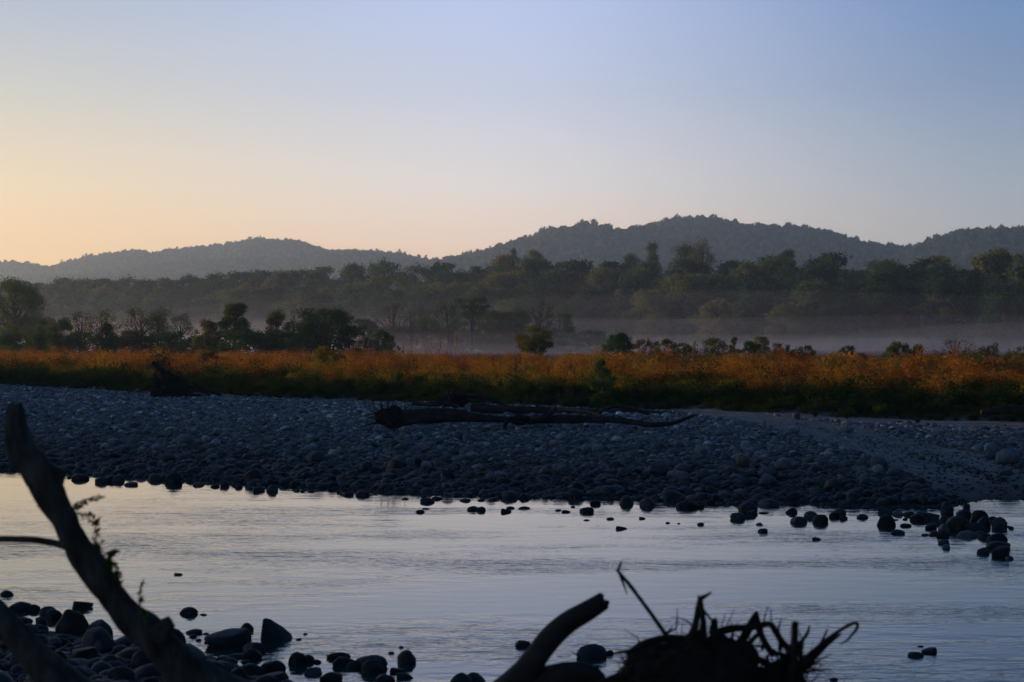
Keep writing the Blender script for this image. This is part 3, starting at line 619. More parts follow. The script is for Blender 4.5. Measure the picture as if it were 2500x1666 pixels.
def put_tree(name, meshes, base, H, wx, rz, label, cat='tree', group=None):
    e = empty(name, base); e.rotation_euler = (0, 0, rz); tag(e, label, cat, group)
    t = link('trunk', meshes[0], e); c_ = link('crown', meshes[1], e)
    for o_ in (t, c_): o_.scale = (H*wx, H*wx, H)
    return e
# the wooded slope
PROF = np.array([(-200, 690), (0, 682), (100, 680), (170, 672), (300, 668), (450, 665), (560, 668), (640, 642), (700, 650), (750, 638), (830, 650), (900, 632), (950, 626), (1010, 634), (1050, 644), (1090, 626), (1150, 648), (1180, 636), (1220, 622), (1300, 622), (1340, 610), (1400, 622), (1430, 626), (1500, 622), (1560, 616), (1620, 605), (1690, 622), (1780, 628), (1860, 622), (1915, 606), (1990, 620), (2040, 608), (2100, 616), (2200, 620), (2300, 612), (2400, 606), (2500, 605), (2700, 600)], float)
rnd = np.random.RandomState(77)
rows = 8; fl = []
for r_i in range(rows):
    dback = 4 + r_i*15.5
    y0 = fore(0)+dback
    x = -245 + rnd.uniform(0, 8)
    while x < 160:
        yy = float(fore(np.array(x))) + dback + rnd.normal(0, 3.5); px = x*F/yy+CX
        if -130 < px < 2630:
            fl.append((px, x, yy, r_i))
        x += rnd.uniform(9.0, 13.5)*(1 + .10*(x < -60) + .12*(r_i in (1, 2)))
fl.sort()
cnt = {}
for k, (px, x, yy, r_i) in enumerate(fl):
    z0 = float(height(x, yy)); u = r_i/(rows-1)
    if r_i == rows-1: topy = np.interp(px, PROF[:, 0], PROF[:, 1]) + rnd.normal(3, 6); H = (HY-topy)*yy/F+EYE-z0; H = min(max(H, 9), 24)
    elif r_i == rows-2: topy = np.interp(px, PROF[:, 0], PROF[:, 1]) + abs(rnd.normal(12, 8)); H = min(max((HY-topy)*yy/F+EYE-z0, 9), 23)
    else:
        H = rnd.uniform(11.5, 16.5) if r_i > 0 else rnd.uniform(7, 12.5)
    bare = rnd.uniform() < (.16 if r_i < 2 else .03)
    ms = BARE[rnd.randint(3)] if bare else FOREST[rnd.randint(len(FOREST))]
    side = 'left' if px < 830 else ('middle' if px < 1660 else 'right')
    if r_i == rows-1:
        j = cnt.get('sky', 0); cnt['sky'] = j+1
        lab = 'tree of the wooded slope topping the skyline, %s from the left' % ordinal(j); gr = 'trees along the top of the wooded slope'
    elif r_i == 0:
        j = cnt.get('foot', 0); cnt['foot'] = j+1
        lab = '%s tree at the misty foot of the wood, %s from the left' % ('bare twiggy' if bare else 'low leafy', ordinal(j)); gr = 'trees along the foot of the wooded slope'
    else:
        j = cnt.get(r_i, 0); cnt[r_i] = j+1; lab = 'hazy tree in the %s row up the wood, %s from the left' % (ordinal(r_i), ordinal(j)); gr = 'trees massed on the wooded slope'
    put_tree('forest_tree', ms, (x, yy, z0), H, rnd.uniform(1.05, 1.4)*(1.0 if H < 17 else .85), rnd.uniform(0, 6.28), lab, 'tree', gr)
print('forest trees', len(fl))
# tall trees that break the skyline of the wood: photo x, top y, crown width in pixels
for (px, ty, wpx, sty, lab) in [(1250, 598, 34, 0, 'narrow tree rising alone above the skyline left of the middle hill'), (1592, 588, 42, 1, 'tall slim tree poking above the wood below the hill notch'),
                          (1665, 589, 62, 2, 'tall round tree beside the tallest on the skyline of the wood'), (1712, 579, 58, 3, 'tallest open crowned tree on the skyline of the wood, sky showing through it'), (1305, 606, 50, 1, 'rounded tree slightly above the skyline, under the left shoulder of the middle hill'), (1530, 612, 50, 2, 'broad tree just above the skyline under the notch between hilltops'), (1915, 604, 52, 0, 'clump headed tree above the skyline right of centre below the long ridge')]:
    yy = float(fore((px-CX)*500/F)) + 112; x = (px-CX)*yy/F; z0 = float(height(x, yy)); H = (HY-ty)*yy/F+EYE-z0
    st = [dict(cb=.5, wid=.17, ncl=26, prof='tall', clr=.07, ls=.02, lpc=80), dict(cb=.45, wid=.2, ncl=30, prof='stack', clr=.075, ls=.02, lpc=80), dict(cb=.5, wid=.24, ncl=34, clr=.08, ls=.02, lpc=80), dict(cb=.48, wid=.24, ncl=26, prof='round', clr=.065, ls=.018, lpc=75, twigs=2)][sty]
    cw = 1.3*wpx*yy/F/2/(st['wid']+.05)/H
    put_tree('skyline_tree', tree_meshes(300+px, st, M_TRUNK, M_FOREST), (x, yy, z0), H, cw, .7*sty, lab, 'tree')
# low bushes massed under the wood and between its trees
def bush_mesh(seed, mat, n_=420, ls=.16):
    r_ = np.random.RandomState(seed); g = Geo(); cs = []
    for k in range(9):
        a_ = r_.uniform(0, 6.28); rr = r_.uniform(0, .65); c_ = np.array([math.cos(a_)*rr, math.sin(a_)*rr, r_.uniform(.15, .62)])
        d = r_.normal(size=(n_//9, 3)); d /= np.linalg.norm(d, axis=1, keepdims=True); cs.append(c_+d*r_.uniform(.2, 1, (n_//9, 1))**.5*.34)
    c_ = np.vstack(cs); c_ = c_[c_[:, 2] > 0]; leaves(g, c_, ls, r_, .6, .3); return g.mesh('bush_shape', mat, False)
BU = [('bush_shape', bush_mesh(i, M_FOREST)) for i in range(5)]
rnd = np.random.RandomState(90)
xb = rnd.uniform(-270, 180, 2600); db = rnd.uniform(-14, 126, 2600)**1.0; yb = fore(xb)+db
hb = np.where(db < 6, rnd.uniform(2, 4.2, 2600), rnd.uniform(2.5, 5.5, 2600)); k = np.abs(xb) < .33*yb; xb, yb, hb = xb[k], yb[k], hb[k]
scatter('forest_understorey', np.stack([xb, yb, height(xb, yb)-.2], -1), np.stack([0*xb, 0*xb, rnd.uniform(0, 6.28, len(xb))], -1), np.stack([hb*.9, hb*.9, hb], -1), BU, 'dense understorey filling the gaps between the trees of the wooded slope', 'undergrowth')
# trees of the far hills, read as one mass
def blob(seed):
    v, f = ico(2); r_ = random.Random(seed); off = Vector((r_.random()*40, r_.random()*40, 3)); V = []
    for p_ in v:
        P3 = Vector(p_); kk = 1+.5*mnoise.noise(P3*1.3+off)+.35*mnoise.noise(P3*3+off); V.append((P3.x*kk*.5, P3.y*kk*.5, .55+P3.z*kk*.5))
    return mesh_np('far_crown', V, f, M_FOREST)
FB = [('far_crown', blob(i)) for i in range(7)]
FB = [('far_crown', bush_mesh(60+i, M_FOREST, 150, .34)) for i in range(7)]
HT = np.array([h[:4] for h in HTREE]); rnd = np.random.RandomState(3)
wv_ = HT[:, 3]*rnd.uniform(.55, .8, len(HT))
scatter('hill_woodland', HT[:, :3]+np.array([0, 0, .8]), np.stack([rnd.normal(0, .1, len(HT)), rnd.normal(0, .1, len(HT)), rnd.uniform(0, 6.28, len(HT))], -1), np.stack([wv_, wv_, HT[:, 3]*rnd.uniform(.8, 1.35, len(HT))], -1), FB, 'woodland covering the hazy hills on the horizon', 'woodland')

rnd = np.random.RandomState(41)
SB = [('scrub_shape', bush_mesh(80+i, M_LEAF_DK if i % 2 else M_LEAF_OL, 500, .13)) for i in range(4)] + [('scrub_shape', bush_mesh(90+i, M_RUST, 420, .12)) for i in range(3)]
ex_ = rnd.uniform(4, 60, 900); ee = rnd.uniform(28, 74, 900); ey_ = edge(ex_)+ee; k = (ex_ < .34*ey_) & (rnd.uniform(size=900) < .28+.5*(mound(ex_, ey_) > 0)*np.clip((ex_-6)/12, .2, 1)); ex_, ey_ = ex_[k], ey_[k]
hb = rnd.uniform(.8, 1.5, len(ex_))*(1+.35*mound(ex_*1.7, ey_)); scatter('meadow_scrub', np.stack([ex_, ey_, height(ex_, ey_)-.1], -1), np.stack([0*ex_, 0*ex_, rnd.uniform(0, 6.28, len(ex_))], -1), np.stack([hb, hb, hb], -1), SB, 'dark and rusty scrub massed along the back of the meadow at right', 'scrub')
# individual trees of the meadow: px centre, top, width px, distance, style, label
TH = dict(cb=.04, wid=.85, ncl=56, prof='dome', clr=.16, ls=.04)
TREES = [
 (38, 676, 116, 265, dict(cb=.25, wid=.42, ncl=70, clr=.09, lpc=110, ls=.018, prof='round'), 'dk', 'large dense dark tree at the left edge rising above its neighbours'),
 (18, 793, 66, 200, dict(cb=.12, wid=.5, ncl=34, prof='dome'), 'ol', 'low olive bush below the large dark tree at the left edge', ),
 (98, 783, 76, 185, dict(cb=.06, wid=.5, ncl=54, prof='dome'), 'dk', 'dark rounded bush, left one of two touching, in the left mist'),
 (148, 781, 68, 183, dict(cb=.06, wid=.5, ncl=54, prof='dome'), 'dk', 'dark rounded bush, right one of two touching, in the left mist'),
 (196, 758, 56, 215, dict(cb=.3, wid=.34, ncl=30, lpc=48, twigs=4, stems=3, ls=.02), 'br', 'thin brown leaved tree right of the paired dark bushes'),
 (250, 757, 66, 212, dict(cb=.25, wid=.38, ncl=34, lpc=55, twigs=4, stems=3, ls=.02), 'br', 'brown open crowned tree behind a small dark bush'),
 (262, 788, 44, 180, dict(cb=.06, wid=.4, ncl=40, prof='tall'), 'dk', 'small upright dark bush in front of the brown open tree'),
 (345, 754, 92, 195, dict(cb=.25, wid=.44, ncl=46, lpc=55, twigs=5, stems=4, ls=.018), 'br', 'wide thin leaved tree with many stems left of centre of the tree line'),
 (388, 749, 62, 192, dict(cb=.35, wid=.36, ncl=34, lpc=55, twigs=3, stems=2, ls=.02), 'dk', 'tall dark feathery tree joined to the wide thin leaved one'),
 (440, 768, 62, 190, dict(cb=.2, wid=.42, ncl=34, lpc=40, twigs=4, stems=3, ls=.02), 'dk', 'drooping dark tree right of the tall feathery one'),
 (504, 783, 54, 180, dict(cb=.08, wid=.42, ncl=40, prof='round'), 'ol', 'rounded light green bush left of the stacked dark tree'),
 (570, 741, 74, 180, dict(cb=.3, wid=.32, ncl=46, prof='stack', clr=.085, lpc=110, layers=[.48, .62, .70, .86, .92]), 'dk', 'tall dark tree with stacked leaf clumps in the left tree line'),
 (585, 800, 130, 178, dict(cb=.04, wid=.9, ncl=60, prof='dome', clr=.16, ls=.04), 'dk', 'broad dark thicket at the foot of the stacked tree'),
 (671, 765, 58, 185, dict(cb=.3, wid=.34, ncl=34, prof='round', clr=.09), 'ol', 'small olive tree with a rounded crown right of the stacked tree'),
 (716, 766, 48, 186, dict(cb=.3, wid=.36, ncl=36, lpc=3, twigs=7, stems=3, ls=.02), 'br', 'leafless twiggy tree between the olive tree and the big dark one'),
 (680, 815, 120, 182, dict(cb=.04, wid=.9, ncl=50, prof='dome', clr=.16, ls=.04), 'dk', 'low dark thicket under the olive and the leafless trees'),
 (800, 752, 132, 176, dict(cb=.22, wid=.5, ncl=80, prof='round', clr=.10, lpc=120, stems=4, ls=.02), 'dk', 'big dark spreading tree at the right end of the left tree line'),
 (852, 800, 60, 175, dict(cb=.04, wid=.5, ncl=40, prof='dome', clr=.12), 'dk', 'dark bush leaning against the right of the big spreading tree'),
 (890, 794, 46, 172, dict(cb=.3, wid=.36, ncl=30, lpc=40, twigs=3, stems=2, ls=.022), 'dk', 'small thin tree just right of the big spreading tree'),
 (928, 811, 46, 168, dict(cb=.05, wid=.45, ncl=36, prof='dome'), 'dk', 'low dark bush with a pointed top right of the small thin tree'),
 (958, 826, 40, 166, dict(cb=.05, wid=.7, ncl=30, prof='dome'), 'dk', 'lowest dark bush tailing off the left tree line'),
 (893, 776, 74, 285, dict(cb=.12, wid=.42, ncl=44, prof='round'), 'dk', 'hazy rounded tree behind the small thin tree'),
 (962, 728, 76, 300, dict(cb=.3, wid=.36, ncl=50, lpc=9, twigs=6, stems=4, ls=.016), 'br', 'hazy almost leafless tree, leftmost of the row in the middle mist'),
 (1002, 748, 50, 298, dict(cb=.3, wid=.36, ncl=40, lpc=6, twigs=6, stems=3, ls=.016), 'br', 'hazy leafless tree right of the leftmost bare one in the mist'),
 (1040, 742, 56, 300, dict(cb=.3, wid=.34, ncl=36, lpc=40, twigs=2, stems=2, layers=[.5, .68, .8, .93], ls=.018, flat=.5), 'dk', 'hazy tree with layered boughs in the middle mist, left of the flat topped one'),
 (1098, 729, 70, 296, dict(cb=.4, wid=.38, ncl=36, lpc=34, twigs=4, stems=2, layers=[.5, .66, .8, .93], ls=.018, flat=.5), 'dk', 'hazy open tree with layered boughs touching the flat topped tree'),
 (1152, 717, 66, 294, dict(cb=.5, wid=.36, ncl=40, lpc=90, prof='flat', layers=[.70, .82, .93], ls=.018, flat=.5, clr=.08), 'dk', 'tallest flat topped tree of the row in the middle mist'),
 (1205, 748, 86, 300, dict(cb=.1, wid=.5, ncl=54, prof='round'), 'dk', 'hazy rounded tree right under the flat topped one'),
 (1262, 752, 90, 302, dict(cb=.08, wid=.5, ncl=54, prof='dome'), 'dk', 'hazy rounded tree second right of the flat topped one'),
 (1318, 726, 66, 305, dict(cb=.3, wid=.32, ncl=40, lpc=3, twigs=6, stems=4, ls=.016), 'br', 'tall leafless forked tree at the right end of the middle mist row'),
 (1370, 757, 66, 310, dict(cb=.12, wid=.44, ncl=44, prof='flat', lpc=60), 'dk', 'hazy flat headed tree right of the leafless forked one'),
 (1040, 775, 90, 302, dict(cb=.04, wid=.75, ncl=50, prof='dome', clr=.14, ls=.035), 'dk', 'low hazy thicket under the layered trees of the middle row'),
 (1130, 780, 110, 303, dict(cb=.04, wid=.85, ncl=50, prof='dome', clr=.14, ls=.035), 'dk', 'low hazy thicket under the flat topped tree'),
 (60, 812, 150, 190, TH, 'dk', 'low dark thicket at the foot of the paired dark bushes'), (205, 815, 120, 192, TH, 'dk', 'low thicket under the thin brown trees'),
 (325, 812, 150, 190, TH, 'br', 'brownish thicket under the wide thin leaved tree'), (425, 815, 120, 186, TH, 'dk', 'low dark thicket under the drooping tree'), (500, 822, 120, 182, TH, 'dk', 'low dark thicket around the light green bush'), (755, 812, 110, 180, TH, 'dk', 'low dark thicket left of the big spreading tree'),
 (955, 792, 110, 304, TH, 'dk', 'low hazy thicket under the leftmost bare trees of the misty row'), (1330, 795, 120, 306, TH, 'dk', 'low hazy thicket under the leafless forked tree'), (1440, 800, 110, 300, TH, 'dk', 'rightmost low hazy thicket of the misty row'), (110, 770, 90, 290, TH, 'br', 'hazy brown thicket right of the large tree at the left edge'),
 (1307, 793, 72, 160, dict(cb=.38, wid=.46, ncl=44, prof='round', clr=.10, lpc=90, stems=2, ls=.03), 'yl', 'small round lit tree alone in the meadow mist near the centre'),
 (1318, 842, 24, 150, dict(cb=.05, wid=.5, ncl=26, prof='dome', ls=.05), 'dk', 'small dark bush at the foot of the lone round tree'),
 (1508, 809, 72, 140, dict(cb=.05, wid=.55, ncl=60, prof='dome', clr=.12, ls=.03), 'dk', 'dark pointed dome of a bush on the meadow horizon right of centre'),
 (1572, 828, 46, 132, dict(cb=.05, wid=.6, ncl=36, lpc=60, twigs=3), 'br', 'brownish bush right of the dark pointed dome bush'),
 (1620, 830, 60, 135, dict(cb=.05, wid=.6, ncl=40, twigs=2), 'ol', 'low olive bush second right of the dark pointed dome bush'),
 (1670, 838, 50, 130, dict(cb=.05, wid=.6, ncl=40), 'dk', 'low dark bush left of the wide olive shrub on the meadow horizon'),
 (1745, 826, 96, 128, dict(cb=.04, wid=.8, ncl=56, prof='dome', clr=.14, twigs=2), 'ol', 'wide olive shrub on the right half of the meadow horizon'),
 (1793, 824, 28, 126, dict(cb=.1, wid=.34, ncl=30, prof='tall'), 'ol', 'upright light shrub at the right end of the wide olive one'),
 (1835, 834, 50, 128, dict(cb=.05, wid=.6, ncl=36), 'dk', 'dark shrub in front of the pale round tree in the mist'),
 (1857, 819, 44, 230, dict(cb=.15, wid=.44, ncl=44, prof='round'), 'ol', 'pale green round tree standing in the mist at right'),
 (1905, 839, 56, 125, dict(cb=.05, wid=.7, ncl=36, prof='dome'), 'dk', 'low dark shrub right of the pale green round tree'),
 (1965, 845, 54, 122, dict(cb=.05, wid=.7, ncl=36, prof='dome'), 'br', 'low brown shrub second right of the pale green round tree'),
 (2075, 846, 80, 115, dict(cb=.04, wid=.9, ncl=40, prof='dome'), 'br', 'wide rusty shrub left of the tall dark shrubs at right'),
 (2190, 832, 72, 105, dict(cb=.05, wid=.65, ncl=50, prof='dome', clr=.12), 'dk', 'tall dark shrub, larger of two left of the bare twig dome'),
 (2238, 840, 44, 104, dict(cb=.05, wid=.5, ncl=40, prof='dome'), 'dk', 'smaller dark shrub touching the left of the bare twig dome'),
 (2330, 819, 118, 103, dict(cb=.15, wid=.85, ncl=90, lpc=5, twigs=8, stems=12, tr=.014, prof='dome', ls=.02, clr=.12), 'br', 'dome of bare grey twigs on the meadow at far right'),
 (2425, 840, 84, 98, dict(cb=.04, wid=.8, ncl=44, prof='dome', lpc=60), 'br', 'rusty leaved shrub right of the bare twig dome'),
 (2490, 845, 70, 96, dict(cb=.04, wid=.8, ncl=44, prof='dome'), 'dk', 'dark shrub at the right edge of the meadow'),
 (800, 845, 90, 92, dict(cb=.08, wid=.7, ncl=50, lpc=50, twigs=4, stems=5, prof='dome', ls=.035), 'yl', 'yellow green shrub with bare twigs standing up from the rust weeds'),
 (1475, 876, 62, 66.5, dict(cb=.05, wid=.32, ncl=56, lpc=60, prof='tall', ls=.03, stems=3), 'dk', 'tall leafy green shrub at the front of the weeds behind the fallen logs'),
 (2040, 866, 30, 90, dict(cb=.05, wid=.5, ncl=30, prof='dome'), 'yl', 'yellow tinted shrub in the rust weeds at right'),
 (1255, 866, 60, 79, dict(cb=.2, wid=.4, ncl=40, lpc=2, twigs=7, stems=9, tr=.016, ls=.03), 'br', 'pale leafless shrub sticking out of the rust weeds near the centre'), (1392, 872, 50, 77, dict(cb=.2, wid=.4, ncl=34, lpc=2, twigs=7, stems=8, tr=.016, ls=.03), 'br', 'pale leafless shrub in the weeds left of the tall leafy green shrub'),
 (510, 860, 60, 101, dict(cb=.05, wid=.8, ncl=36, prof='dome'), 'br', 'rounded rust brown shrub in the weeds above the upright root stump'),
]
LM = {'dk': M_LEAF_DK, 'ol': M_LEAF_OL, 'br': M_LEAF_BR, 'yl': M_YELL}
for k, (px, ty, wpx, D, st, lm, lab) in enumerate(TREES):
    x = (px-CX)*D/F; z0 = float(height(x, D)); H = (HY-ty)*D/F+EYE-z0
    if D < 140: H += 6*D/F
    elif 160 < D < 220: H += 9*D/F
    if H < 1.1: H = 1.1
    s_ = dict(st); s_.setdefault('ls', .03); 
    if D < 220 and s_.get('cb', .28) > .15 and px != 1307: s_['cb'] = s_.get('cb', .28)*.6
    s_['lpc'] = int(s_.get('lpc', 95)*(1.35 if s_.get('lpc', 95) > 20 else 1)); cw = wpx*D/F/2/(s_['wid']+s_.get('clr', .095)*.7)/H
    kind = 'bush' if s_.get('prof') == 'dome' or H < 2.6 else 'meadow_tree'
    tm = tree_meshes(500+k, s_, M_TRUNK, LM[lm])
    put_tree(kind, tm, (x, D, z0-.05), H, cw*(1.45 if (D < 165 and s_.get('prof') == 'dome') else 1.5), (k*1.3) % 6.28 if px != 570 else .4, lab, 'shrub' if kind == 'bush' else 'tree')

# reed stalks with plumes
REEDS = [(985, 838, 96), (1003, 812, 98), (1012, 826, 97), (1050, 822, 100), (1054, 808, 96), (1067, 832, 99), (1090, 806, 95), (1096, 812, 97), (1104, 812, 96), (1110, 810, 98), (915, 838, 92), (888, 822, 92), (1684, 838, 78), (1690, 832, 80), (2160, 920, 64), (2438, 900, 62)]
rnd = np.random.RandomState(8)
for i, (px, ty, D) in enumerate(sorted(REEDS)):
    x = (px-CX)*D/F; z0 = float(height(x, D)); H = max((HY-ty)*D/F+EYE-z0, 1.2)
    e = empty('reed', (x, D, z0)); tag(e, 'thin straw coloured reed standing up above the rust weeds, %s from the left' % ordinal(i), 'reed', 'reeds above the weeds')
    g = Geo(); ln = rnd.normal(0, .09); tube(g, [(0, 0, -.05), (ln*.3*H, 0, H*.5), (ln*H, 0, H*.98)], [.012, .010, .006], 5, 8); link('stalk', g.mesh('stalk', M_STRAW), e)
    g = Geo(); u = rnd.uniform(0, 1, 90); c_ = np.stack([ln*H*(.8+.2*u) + rnd.normal(0, .018, 90), rnd.normal(0, .018, 90), H*(.80+.2*u)], -1); leaves(g, c_, .07, rnd, .25, 2.5); link('plume', g.mesh('plume', M_STRAW, False), e)
# small grass tufts on the sand
for i, (px, py, wpx) in enumerate([(2065, 1012, 52), (2062, 1022, 24), (1990, 1008, 26), (2200, 1010, 26), (2240, 1017, 22), (1310, 992, 24), (1460, 994, 18)]):
    z = .98; x, y = ground_xy(px, py, z); z = float(height(x, y)); g = Geo(); r_ = np.random.RandomState(60+i); w = wpx*y/F/2
    for b_ in range(70):
        a_ = r_.uniform(0, 6.28); d = np.array([math.cos(a_), math.sin(a_), 0]); h = w*r_.uniform(.5, 1.1); s = np.array([-d[1], d[0], 0])*.012
        p0 = d*w*.15*r_.uniform(); p1 = p0+d*w*.35+np.array([0, 0, h*.7]); p2 = p0+d*w*r_.uniform(.6, 1.0)+np.array([0, 0, h]); g.add([p0-s, p0+s, p1+s, p1-s, p2], [[0, 1, 2, 3]], [[3, 2, 4]])
    o_ = link('grass_tuft', g.mesh('grass_tuft', M_GREEN, False)); o_.location = (x, y, z-.02); o_.rotation_euler = (0, 0, i)
    tag(o_, 'small tuft of dark grass on the sandy strip before the weeds, %s from the left' % ordinal(sorted([2065, 2062.1, 1990, 2200, 2240, 1310, 1460]).index([2065, 2062.1, 1990, 2200, 2240, 1310, 1460][i])), 'grass tuft', 'grass tufts on the sand')

# ------------------------------------------------------------------ driftwood on the gravel bar
def loc_pts(lst, org):   # (px, py, Y) -> local
    return [pt(a, b, c_) - org for a, b, c_ in lst]
def thing(name, lab, cat, base): e = empty(name, base); tag(e, lab, cat); return e
def tangle(g, rnd_, center, rad, n_, length, thick, up=.2, outward=1.0, wild=.5):
    for k in range(n_):
        d = rnd_.normal(size=3); d[2] = abs(d[2])*.8+up*rnd_.normal(); d /= np.linalg.norm(d)
        p_ = np.array(center)+d*np.array(rad)*.7; pts = [p_]; cur = d*outward+rnd_.normal(size=3)*wild; cur /= np.linalg.norm(cur)
        Ln = length*rnd_.uniform(.5, 1.3); m = rnd_.randint(3, 6)
        for j in range(m):
            cur = cur+rnd_.normal(size=3)*wild; cur /= np.linalg.norm(cur); p_ = p_+cur*Ln/m; pts.append(p_)
        t0 = thick*rnd_.uniform(.4, 1.3); tube(g, pts, [t0*(1-.8*j/m) for j in range(m+1)], 5, m*3+1)
def lump(g, center, rad, seed, amp=.25, sub=4, fr=1.5):
    v, f = ico(sub); off = Vector((seed*3.3, seed*1.7, 2)); V = []
    for p_ in v:
        P3 = Vector(p_); kk = 1+amp*mnoise.noise(P3*fr+off)+amp*.5*mnoise.noise(P3*fr*3+off)+amp*.25*mnoise.noise(P3*fr*7+off); V.append([center[i]+P3[i]*kk*rad[i] for i in range(3)])
    g.add(V, None, f)
D1 = 53.0
o1 = pt(1000, 1045, D1); e = thing('driftwood_log', 'nearer long fallen trunk with a flared root end, lying on the gravel bar', 'driftwood', o1)
g = Geo()
tube(g, loc_pts([(945, 1026, D1), (985, 1020, D1), (1050, 1014, D1+.1), (1110, 1014, D1+.2), (1180, 1022, D1+.3), (1260, 1025, D1+.4), (1340, 1024, D1+.4), (1420, 1024, D1+.4), (1500, 1024, D1+.2)], o1), [.27, .26, .23, .20, .13, .10, .14, .12, .10], 14, 60, .22, 2, 1.2)
tube(g, loc_pts([(1490, 1024, D1+.2), (1540, 1030, D1), (1590, 1037, D1-.2), (1640, 1034, D1), (1680, 1020, D1+.3), (1700, 1013, D1+.5)], o1), [.10, .09, .085, .07, .05, .02], 10, 30, .2, 3, 1.2)
tube(g, loc_pts([(1290, 1032, D1), (1320, 1022, D1), (1345, 1008, D1), (1358, 996, D1)], o1), [.11, .10, .08, .05], 10, 18, .2, 4, 1.2, .03)
tube(g, loc_pts([(960, 1045, D1-.3), (1000, 1030, D1-.2), (1060, 1022, D1-.1), (1120, 1024, D1)], o1), [.05, .09, .1, .04], 10, 20, .2, 9, 1.2)
link('trunk', g.mesh('trunk', M_DRIFT), e)
g = Geo(); rr = np.random.RandomState(4); c0 = pt(955, 1018, D1)-o1; lump(g, c0, (.42, .35, .33), 3, .3)
tangle(g, rr, c0, (.5, .35, .34), 60, .4, .02, -.1, 1.0, .4); link('root_flare', g.mesh('root_flare', M_MUD), e)
for a_, b_, r_ in [((1190, 1018), (1215, 996), .02), ((1120, 1012), (1140, 1000), .015), ((1400, 1022), (1432, 1008), .025), ((1560, 1030), (1590, 1016), .018), ((1450, 1026), (1478, 1036), .02), ((930, 1030), (880, 1044), .03), ((940, 1016), (900, 1003), .025)]:
    g = Geo(); tube(g, loc_pts([(*a_, D1), ((a_[0]+b_[0])/2, (a_[1]+b_[1])/2-2, D1-.1), (*b_, D1-.1)], o1), [r_*1.6, r_, r_*.4], 6, 9, .25, int(a_[0])); link('snag', g.mesh('snag', M_DRIFT), e)
g = Geo(); c0 = pt(1272, 1026, D1-.1)-o1; lump(g, c0, (.26, .2, .17), 5, .35); tangle(g, rr, c0, (.3, .22, .18), 50, .25, .012, 0, .8, .6); tube(g, loc_pts([(1232, 1045, D1-.2), (1237, 1030, D1-.2), (1250, 1020, D1)], o1), [.06, .05, .05], 8, 8, .2)
link('root_knot', g.mesh('root_knot', M_MUD), e)
D2 = 62.0
o2 = pt(1130, 1000, D2); e = thing('driftwood_log', 'farther long fallen trunk behind the nearer one, ending right in a broken tip', 'driftwood', o2)
g = Geo()
tube(g, loc_pts([(1150, 996, D2), (1200, 999, D2), (1260, 1002, D2), (1330, 1004, D2), (1400, 1006, D2), (1480, 1009, D2-.3), (1560, 1010, D2-.6), (1640, 1014, D2-1), (1700, 1018, D2-1.3)], o2), [.16, .17, .16, .15, .14, .14, .14, .11, .08], 12, 50, .18, 6, 1.2, .05)
tube(g, loc_pts([(1350, 1000, D2-1), (1400, 1002, D2-2), (1440, 1008, D2-3), (1475, 1018, D2-4)], o2), [.08, .08, .08, .05], 8, 16, .2, 8)
link('trunk', g.mesh('trunk', M_DRIFT), e)
g = Geo(); tube(g, loc_pts([(1458, 1018, D2-3), (1470, 1003, D2-3), (1495, 993, D2-3), (1525, 995, D2-2.8), (1560, 1004, D2-2.6), (1585, 1012, D2-2.4)], o2), [.07, .07, .065, .06, .06, .05], 8, 26, .2, 11); link('branch', g.mesh('branch', M_DRIFT), e)
D3 = 66.0
o3 = pt(1120, 990, D3); e = thing('driftwood_stump', 'gnarled root stump with a low arching bough behind the long logs', 'driftwood', o3)
g = Geo(); rr = np.random.RandomState(14); lump(g, pt(1115, 982, D3)-o3, (.42, .35, .2), 7, .4); tangle(g, rr, pt(1110, 978, D3)-o3, (.45, .35, .22), 60, .5, .028, .1, 1, .6)
tube(g, loc_pts([(1095, 990, D3), (1098, 970, D3), (1092, 952, D3)], o3), [.09, .07, .03], 8, 10, .3, 2); link('root_mass', g.mesh('root_mass', M_ROOT), e)
g = Geo(); tube(g, loc_pts([(1100, 964, D3), (1140, 966, D3), (1180, 970, D3), (1215, 982, D3), (1238, 991, D3)], o3), [.08, .10, .09, .06, .04], 9, 24, .25, 5, 1.2, .02); link('branch', g.mesh('branch', M_DRIFT), e)
g = Geo(); tube(g, loc_pts([(1006, 984, D3), (1040, 988, D3), (1075, 985, D3), (1105, 985, D3)], o3), [.09, .08, .10, .12], 9, 20, .3, 6); tube(g, loc_pts([(1090, 980, D3), (1110, 990, D3-.3), (1130, 1002, D3-.5)], o3), [.11, .12, .07], 9, 12, .3, 7); link('limb', g.mesh('limb', M_DRIFT), e)
g = Geo(); tube(g, loc_pts([(1195, 975, D3), (1210, 968, D3), (1218, 954, D3)], o3), [.02, .014, .006], 5, 8); link('twig', g.mesh('twig', M_DRIFT), e)
